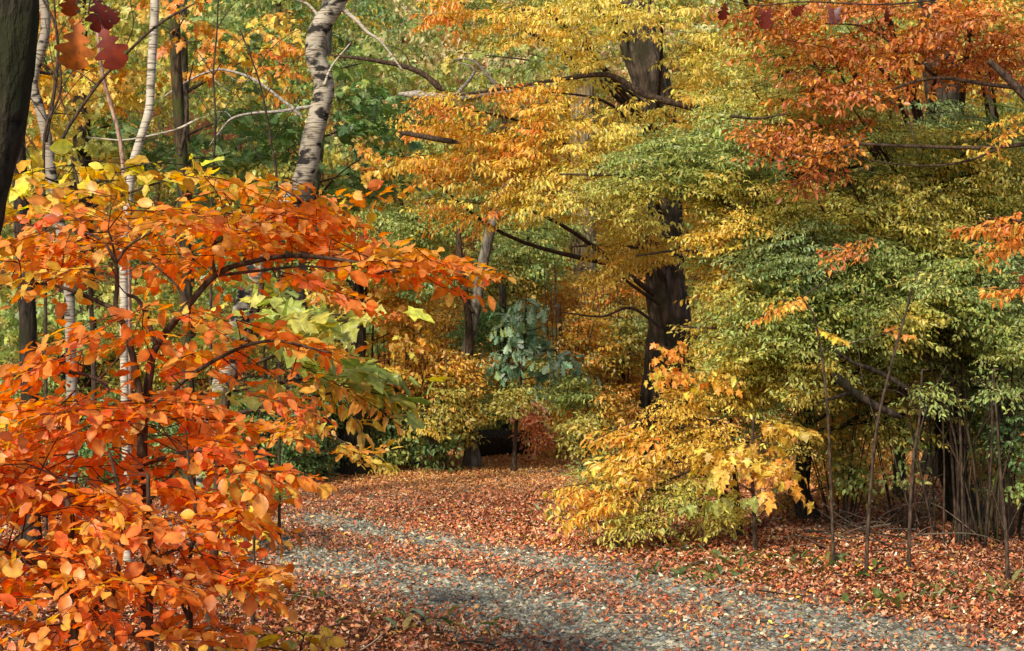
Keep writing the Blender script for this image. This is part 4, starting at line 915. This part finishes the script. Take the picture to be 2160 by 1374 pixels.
for k, (pts, d, lab) in enumerate([
    ([(1935, 570), (1905, 680), (1880, 770), (1850, 900), (1836, 1040), (1829, 1150), (1826, 1225)], 10.9, 'thin bare stem leaning right, leftmost of the three in front of the gnarled trunk'),
    ([(1945, 780), (1940, 880), (1928, 960), (1920, 1080), (1916, 1215)], 11.1, 'thin dark bare stem, the middle one of three in front of the gnarled trunk'),
    ([(2095, 780), (2104, 900), (2112, 1020), (2122, 1130), (2128, 1225)], 10.9, 'thin bare sapling stem right of the gnarled trunk, near the right edge')]):
    T('bare_sapling', lab, 'sapling', trunk_path(pts, d, 40), (.006, .015), M_STEM, seed=80 + k, group='thin bare saplings at lower right', trunk_name='stem', sides=8, flare=1.25,
      limbs=[([pts[2], (pts[2][0] + 30, pts[2][1] - 110), (pts[2][0] + 70, pts[2][1] - 190)], d, .005, .002), ([pts[3], (pts[3][0] - 30, pts[3][1] - 100), (pts[3][0] - 40, pts[3][1] - 170)], d, .004, .002), ([pts[1], (pts[1][0] - 40, pts[1][1] - 50), (pts[1][0] - 100, pts[1][1] - 60)], d, .004, .002), ([pts[-2], (pts[-2][0] + 30, pts[-2][1] - 60), (pts[-2][0] + 70, pts[-2][1] - 80)], d, .003, .0015)],
      blobs=[(pts[0][0] + 10, pts[0][1], 70, 60, d, .3, .10, 'hornbeam', GREEN)])

# cane shrub: many stems from one stool
r = np.random.default_rng(91)
base = tree_base(2030, 12.6)
cane = thing('cane_shrub', 'shrub of many thin crowded canes rising in front of the gnarled dark trunk', 'shrub', base)
for k in range(34):
    b0 = base + np.array([r.normal(0, .20), r.normal(0, .16), 0]); b0[2] = float(ground_z(b0[0], b0[1])) - .03
    az = r.uniform(0, 6.28); sp_ = r.uniform(.05, .75); h = r.uniform(1.1, 2.3)
    tip = b0 + np.array([math.cos(az) * sp_, math.sin(az) * sp_ * .6, h])
    mid = b0 * .5 + tip * .5 + np.array([-math.cos(az) * sp_ * .18, 0, .12]) + r.normal(0, .05, 3)
    q = catmull([b0, mid, tip, tip + np.array([math.cos(az) * .35, math.sin(az) * .2, r.uniform(-.1, .25)])], 22)
    solid('stem', tube_geo(q, np.linspace(r.uniform(.006, .014), .003, 22), 6, .12, k), (M_STEM, M_MOSSY, M_DARK, M_STEM)[k % 4], cane)
bag = Bag()
for (px, py, rx, ry, cov, p_) in [(1990, 750, 120, 70, 1.3, GREEN), (2090, 820, 80, 80, 1.1, DKGREEN), (1930, 840, 80, 40, .4, GREEN), (1900, 640, 110, 60, .8, GREEN), (2060, 640, 110, 60, .9, GREEN)]:
    ns = int(cov * math.pi * rx * ry / (.42 * .078 * .034 * (F / 12.5) ** 2) / leaf_count('hornbeam'))
    v = r.normal(size=(ns, 3)); v /= np.linalg.norm(v, axis=1)[:, None]; v *= r.random((ns, 1)) ** .4
    put_sprays(bag, 'hornbeam', P(px, py, 12.5) + v * np.array([rx / F * 12.5, .5, ry / F * 12.5]), r.uniform(0, 6.28, ns), r.normal(-.1, .25, ns), p_, r)
bag.obj('crown', [M_LEAF, M_TWIG], cane)

# low brown understory on the right
for k, (px, d, lab, bl) in enumerate([
    (1780, 16.5, 'low rust brown bush behind the leftmost bare stem', [(1780, 960, 90, 50, 16.5, .7, 1.5, 'small', BROWNOR), (1800, 1040, 90, 40, 15.5, .6, 1.0, 'small', BROWNOR)]),
    (1850, 18, 'low brown orange bush around the foot of the slim trunk', [(1850, 940, 90, 60, 18, .8, 1.4, 'small', BROWNOR), (1870, 900, 80, 30, 18.5, .7, 1.2, 'small', GREEN)]),
    (2110, 17, 'low golden brown bush right of the gnarled trunk at the right edge', [(2110, 960, 90, 70, 17, .8, 1.5, 'small', BROWNOR), (2100, 1040, 70, 40, 16, .6, 1.1, 'small', GOLD)]),
    (1660, 15, 'low rust brown bush at the foot of the wide green and yellow tree', [(1650, 1060, 80, 36, 14.6, .5, 1.2, 'small', BROWNOR), (1760, 1000, 60, 50, 15.4, .6, 1.0, 'small', GOLD), (1590, 1110, 60, 20, 13.6, .4, 1.0, 'small', BROWNOR)])]):
    T('brown_bush', lab, 'bush', trunk_path([(px, 930), (px + 4, 1000)], d), (.010, .02), M_STEM, blobs=bl, seed=95 + k, group='low brown bushes on the right', trunk_name='stem', sides=7)

for k, (px, d, lab, bl) in enumerate([
    (1775, 13.4, 'low olive bush with arching dark stems left of the leftmost bare stem', [(1770, 930, 80, 50, 13.4, .5, .9, 'bush', OLIVE), (1790, 1010, 70, 36, 13.2, .45, .6, 'bush', GREEN)]),
    (1905, 13.0, 'low green bush with arching dark stems in front of the slim brown trunk', [(1910, 900, 60, 44, 13.0, .4, .6, 'bush', GREEN), (1900, 990, 40, 30, 12.9, .3, .4, 'bush', GREEN)]),
    (2130, 12.8, 'low dark green bush with arching stems in the lower right beside the canes', [(2120, 920, 70, 60, 12.8, .5, 1.0, 'bush', DKGREEN), (2130, 1020, 50, 40, 12.8, .4, .7, 'bush', GREEN)])]):
    rs = np.random.default_rng(340 + k)
    gy = 687 + CAMZ * F / d
    stems = [([(px + dx * .2, gy), (px + dx * .5, gy - 130), (px + dx, gy - 260 - abs(dx) * .2), (px + dx * 1.7, gy - 300 + rs.integers(-30, 40))], d + rs.normal(0, .2), .007, .002) for dx in rs.normal(0, 70, 11)]
    T('green_bush', lab, 'bush', trunk_path([(px, 900), (px + 4, 1000)], d), (.006, .012), M_STEM, limbs=stems, limb_mat=M_DARK, blobs=bl, seed=140 + k, group='low green bushes among the bare stems on the right', trunk_name='stem', sides=7)
# ------------------------------------------------------------------ dead wood
def log(label, pts, d, r0, r1, mat=M_DEAD, name='dead_branch', side=(), group=None, seed=0):
    q = px_path(pts, d, 8 * len(pts))
    o = thing(name, label, 'dead branch', q[0], group)
    rr = np.linspace(r0, r1, len(q)) * np.clip(np.minimum(np.arange(len(q)), np.arange(len(q))[::-1]) / 4 + .22, 0, 1)
    solid('limb', tube_geo(q, rr, 9, .2, seed), mat, o)
    for s in side:
        q2 = px_path(s, d, 6 * len(s)); solid('twig', tube_geo(q2, np.linspace(min(r0, r1) * .7, .003, len(q2)), 6, .1, seed + 1), mat, o)
    return o
log('weathered fallen trunk lying level behind the golden leaves near the top middle', [(840, 198), (960, 206), (1110, 186), (1200, 182)], 19, .055, .04, M_DEAD, 'dead_tree', side=[[(960, 204), (1000, 150), (960, 128)], [(1060, 194), (1000, 130), (955, 125)]])
log('long brown dead limb sloping down right from the curved birch', [(690, 116), (790, 128), (880, 150), (940, 196)], 17.5, .014, .04, M_STEM, side=[[(870, 150), (850, 110), (800, 90)]])
log('dark broken limb poking out level under the golden leaves', [(838, 278), (900, 290), (972, 302)], 16.5, .025, .03, M_STEM, side=[[(850, 281), (838, 300)]])
log('pale dead branch arching between the mossy trunk and the curved birch', [(330, 215), (395, 172), (440, 152), (475, 148), (535, 168), (600, 215), (640, 250)], 17, .008, .020, M_DEAD, side=[[(475, 149), (500, 170), (560, 165)], [(440, 156), (470, 185), (485, 195)]])
log('pale grey dead branch with a curved tip below the arching one', [(440, 310), (465, 276), (490, 250), (530, 240), (600, 234), (670, 222)], 17, .006, .020, M_DEAD, side=[[(490, 250), (470, 235), (420, 250)]])
log('thin white dead stick lying level across the slender birch', [(180, 290), (205, 292), (260, 296), (320, 286), (375, 272), (420, 250)], 12.6, .005, .010, M_BIRCH2)
log('dark crossing bare branch rising right behind the slender birch', [(115, 325), (150, 260), (205, 180), (250, 130), (330, 55), (415, 5)], 10.5, .012, .008, M_STEM, side=[[(250, 130), (280, 60), (275, 0)], [(150, 262), (120, 180), (95, 40)], [(205, 180), (160, 150), (70, 110)]])
log('dark dead limb with pale broken end sloping right, behind the thin leaning stem', [(1756, 788), (1800, 826), (1850, 858), (1905, 882)], 11.8, .034, .026, M_DARK, side=[[(1800, 826), (1740, 846), (1720, 850)]])
log('dark dead limb sloping right above the one with the pale broken end', [(1748, 730), (1800, 765), (1860, 788), (1930, 835), (1960, 890)], 11.9, .014, .022, M_DARK)
r = np.random.default_rng(120)
bp = thing('brush_pile', 'heap of bare grey twigs on the leaves between the lane and the gnarled trunk', 'brush pile', tree_base(1830, 12.6))
b = Bag(); c0 = np.array(bp.location)
for k in range(46):
    p = c0 + np.array([r.normal(0, .38), r.normal(0, .35), r.uniform(.02, .18)]); az = r.normal(0, .7) + (math.pi if r.random() < .5 else 0); ln = r.uniform(.25, .8)
    dv = np.array([math.cos(az), math.sin(az), r.normal(.12, .25)]); q = catmull([p - dv * ln / 2, p + r.normal(0, .05, 3), p + dv * ln / 2], 8); q[:, 2] = np.maximum(q[:, 2], c0[2] + .01)
    b.add(*tube_geo(q, np.linspace(r.uniform(.004, .009), .002, 8), 5, cap=False), lin(('#55473a', '#382b21', '#6c5d4d')[k % 3]), 0, True)
b.obj('twig_heap', [M_TWIG], bp)
log('thin curved dead twig lying on the leaves at the bottom edge', [(940, 1362), (985, 1352), (1030, 1358), (1075, 1374)], 8.45, .006, .004, M_DARK, 'fallen_twig')
log('short grey dead stick on the leaves at the right edge of the lane', [(1512, 1250), (1550, 1240), (1568, 1232)], 10.3, .008, .006, M_DEAD, 'fallen_twig')
# dark log shape standing in for the shaded hollow at the lane's far end
q = np.array([P(1000, 925, 20.9), P(1060, 927, 21.0), P(1115, 930, 21.1)]); q[:, 2] = [.16, .17, .16]
hl = thing('shaded_hollow', 'big dark log shape standing in for the shaded hollow where the lane disappears', 'log', [q[1][0], q[1][1], 0])
solid('trunk', tube_geo(catmull(q, 16), np.linspace(.20, .17, 16), 16, .2, 5), M_DARK, hl)
# round stone by the left bend
# ------------------------------------------------------------------ big leaves hanging in close from above
def hanging(label, tip, d, leaves, seed, palette, stem_pts, size):
    r = np.random.default_rng(seed)
    q = px_path(stem_pts, d, 20)
    o = thing('oak_twig', label, 'oak twig', q[0])
    solid('twig', tube_geo(q, np.linspace(.004, .002, len(q)), 7, .1, seed), M_STEM, o)
    cols, ws = palette
    for k, (px, py, ax, ln, face, *hx) in enumerate(leaves):
        b = Bag(); a = math.radians(ax)
        x = np.array([[math.cos(a), r.normal(0, .1), math.sin(a)]])
        R = frames(x, np.array([[face, -1.0, .35]]))
        add_leaves(b, 'oak', P(px, py, d)[None], R * np.array([ln, ln * .95, ln]), lin(hx[0])[None] if hx else cols[r.choice(len(cols), 1, p=ws)])
        lf = b.obj('leaf', [M_LEAF], o)
        e = P(px, py, d); j = q[np.argmin(np.linalg.norm(q - e, axis=1))]
        solid('stalk', tube_geo(catmull([j, (j + e) / 2 + np.array([.008, 0, .012]), e + x[0] * ln * .1], 7), np.linspace(.0022, .0012, 7), 5), M_STEM, o)
hanging('brown and orange oak leaves dangling in close at the top left', None, 4.6, [(170, 38, -100, .145, .15, '#d6742a'), (214, 52, -70, .130, -.25, '#8a3018'), (203, -15, -80, .110, .3, '#6a1f14'), (152, -22, -100, .075, .2, '#a84a1c'), (222, 10, -55, .06, .5, '#7a2a16')], 5,
        pal('#c9651f', 3, '#7a2a18', 2), [(205, -260), (200, -120), (192, -20), (186, 30)], 1)
o_r = hanging('dark red brown lobed leaves hanging from the top edge above the rusty oak', None, 6.0, [(1740, 8, -50, .085, .6), (1775, 12, -125, .075, -.5), (1625, 14, -105, .085, .5), (1600, 16, -60, .06, .1), (1870, 12, -80, .06, .8), (1530, 2, -95, .07, .5), (1700, 10, -140, .06, .9)], 8,
        pal('#6e2a1c', 3, '#521c14', 2, '#7c4436', 1), [(2060, -20), (1960, 2), (1850, 10), (1700, 4), (1600, 12), (1520, -4)], 1)

# ------------------------------------------------------------------ far wood behind everything
r = np.random.default_rng(200)
bag = Bag()
def region(px, py):
    if px < 300: return [YELGRN, GREEN, DKGREEN, YEL_OR][r.integers(4)]
    if px < 830: return [DKGREEN, GREEN, OLIVE, DKGREEN, YELGRN][r.integers(5)]
    if px < 1420:
        if py < 260: return [FARPINK, OLIVE, FARPINK, GREEN][r.integers(4)]
        return [GOLD, OLIVE, GOLD, GREEN][r.integers(4)]
    return [YELGRN, GREEN, GOLD, OLIVE][r.integers(4)]
for k in range(1200):
    d = r.uniform(27, 46); px = r.uniform(-260, 2420)
    if abs(px - 1100) < 180 and d < 30: d += 6
    zmax = 1.7 + .23 * d
    z = r.uniform(.6, zmax) if k % 3 else r.uniform(.7, 1.05) * zmax; py = 687 - (z - CAMZ) / d * F
    ns = r.integers(5, 11)
    C = P(px, py, d) + r.normal(size=(ns, 3)) * np.array([.55, .6, .45])
    put_sprays(bag, 'far', C, r.uniform(0, 6.28, ns), r.normal(-.1, .25, ns), region(px, py), r, wood=None, mixed=.4, scale=r.uniform(.85, 1.15))
for k in range(34):
    d = r.uniform(30, 46); px = r.uniform(-200, 2360); x = (px - 1080) / F * d
    p0 = np.array([x, d, float(ground_z(x, d)) - .1]); h = r.uniform(6, 12); ln = r.normal(0, .05, 2)
    q = catmull([p0 + np.array([*(ln * h), h]), p0 + np.array([*(ln * h * .4 + r.normal(0, .08, 2)), h * .5]), p0], 14)
    bag.add(*tube_geo(q, np.linspace(.05, r.uniform(.06, .13), 14), 8, .1, k, cap=False), lin(('#6a5844', '#7a6a52', '#5a4a38', '#8a7a64')[k % 4]), 1, True)
fw = bag.obj('far_wood', [M_FAR, M_TWIG]); fw['kind'] = 'stuff'; fw['label'] = 'hazy mass of olive, gold and green woodland far behind the nearer trees'; fw['category'] = 'woodland'
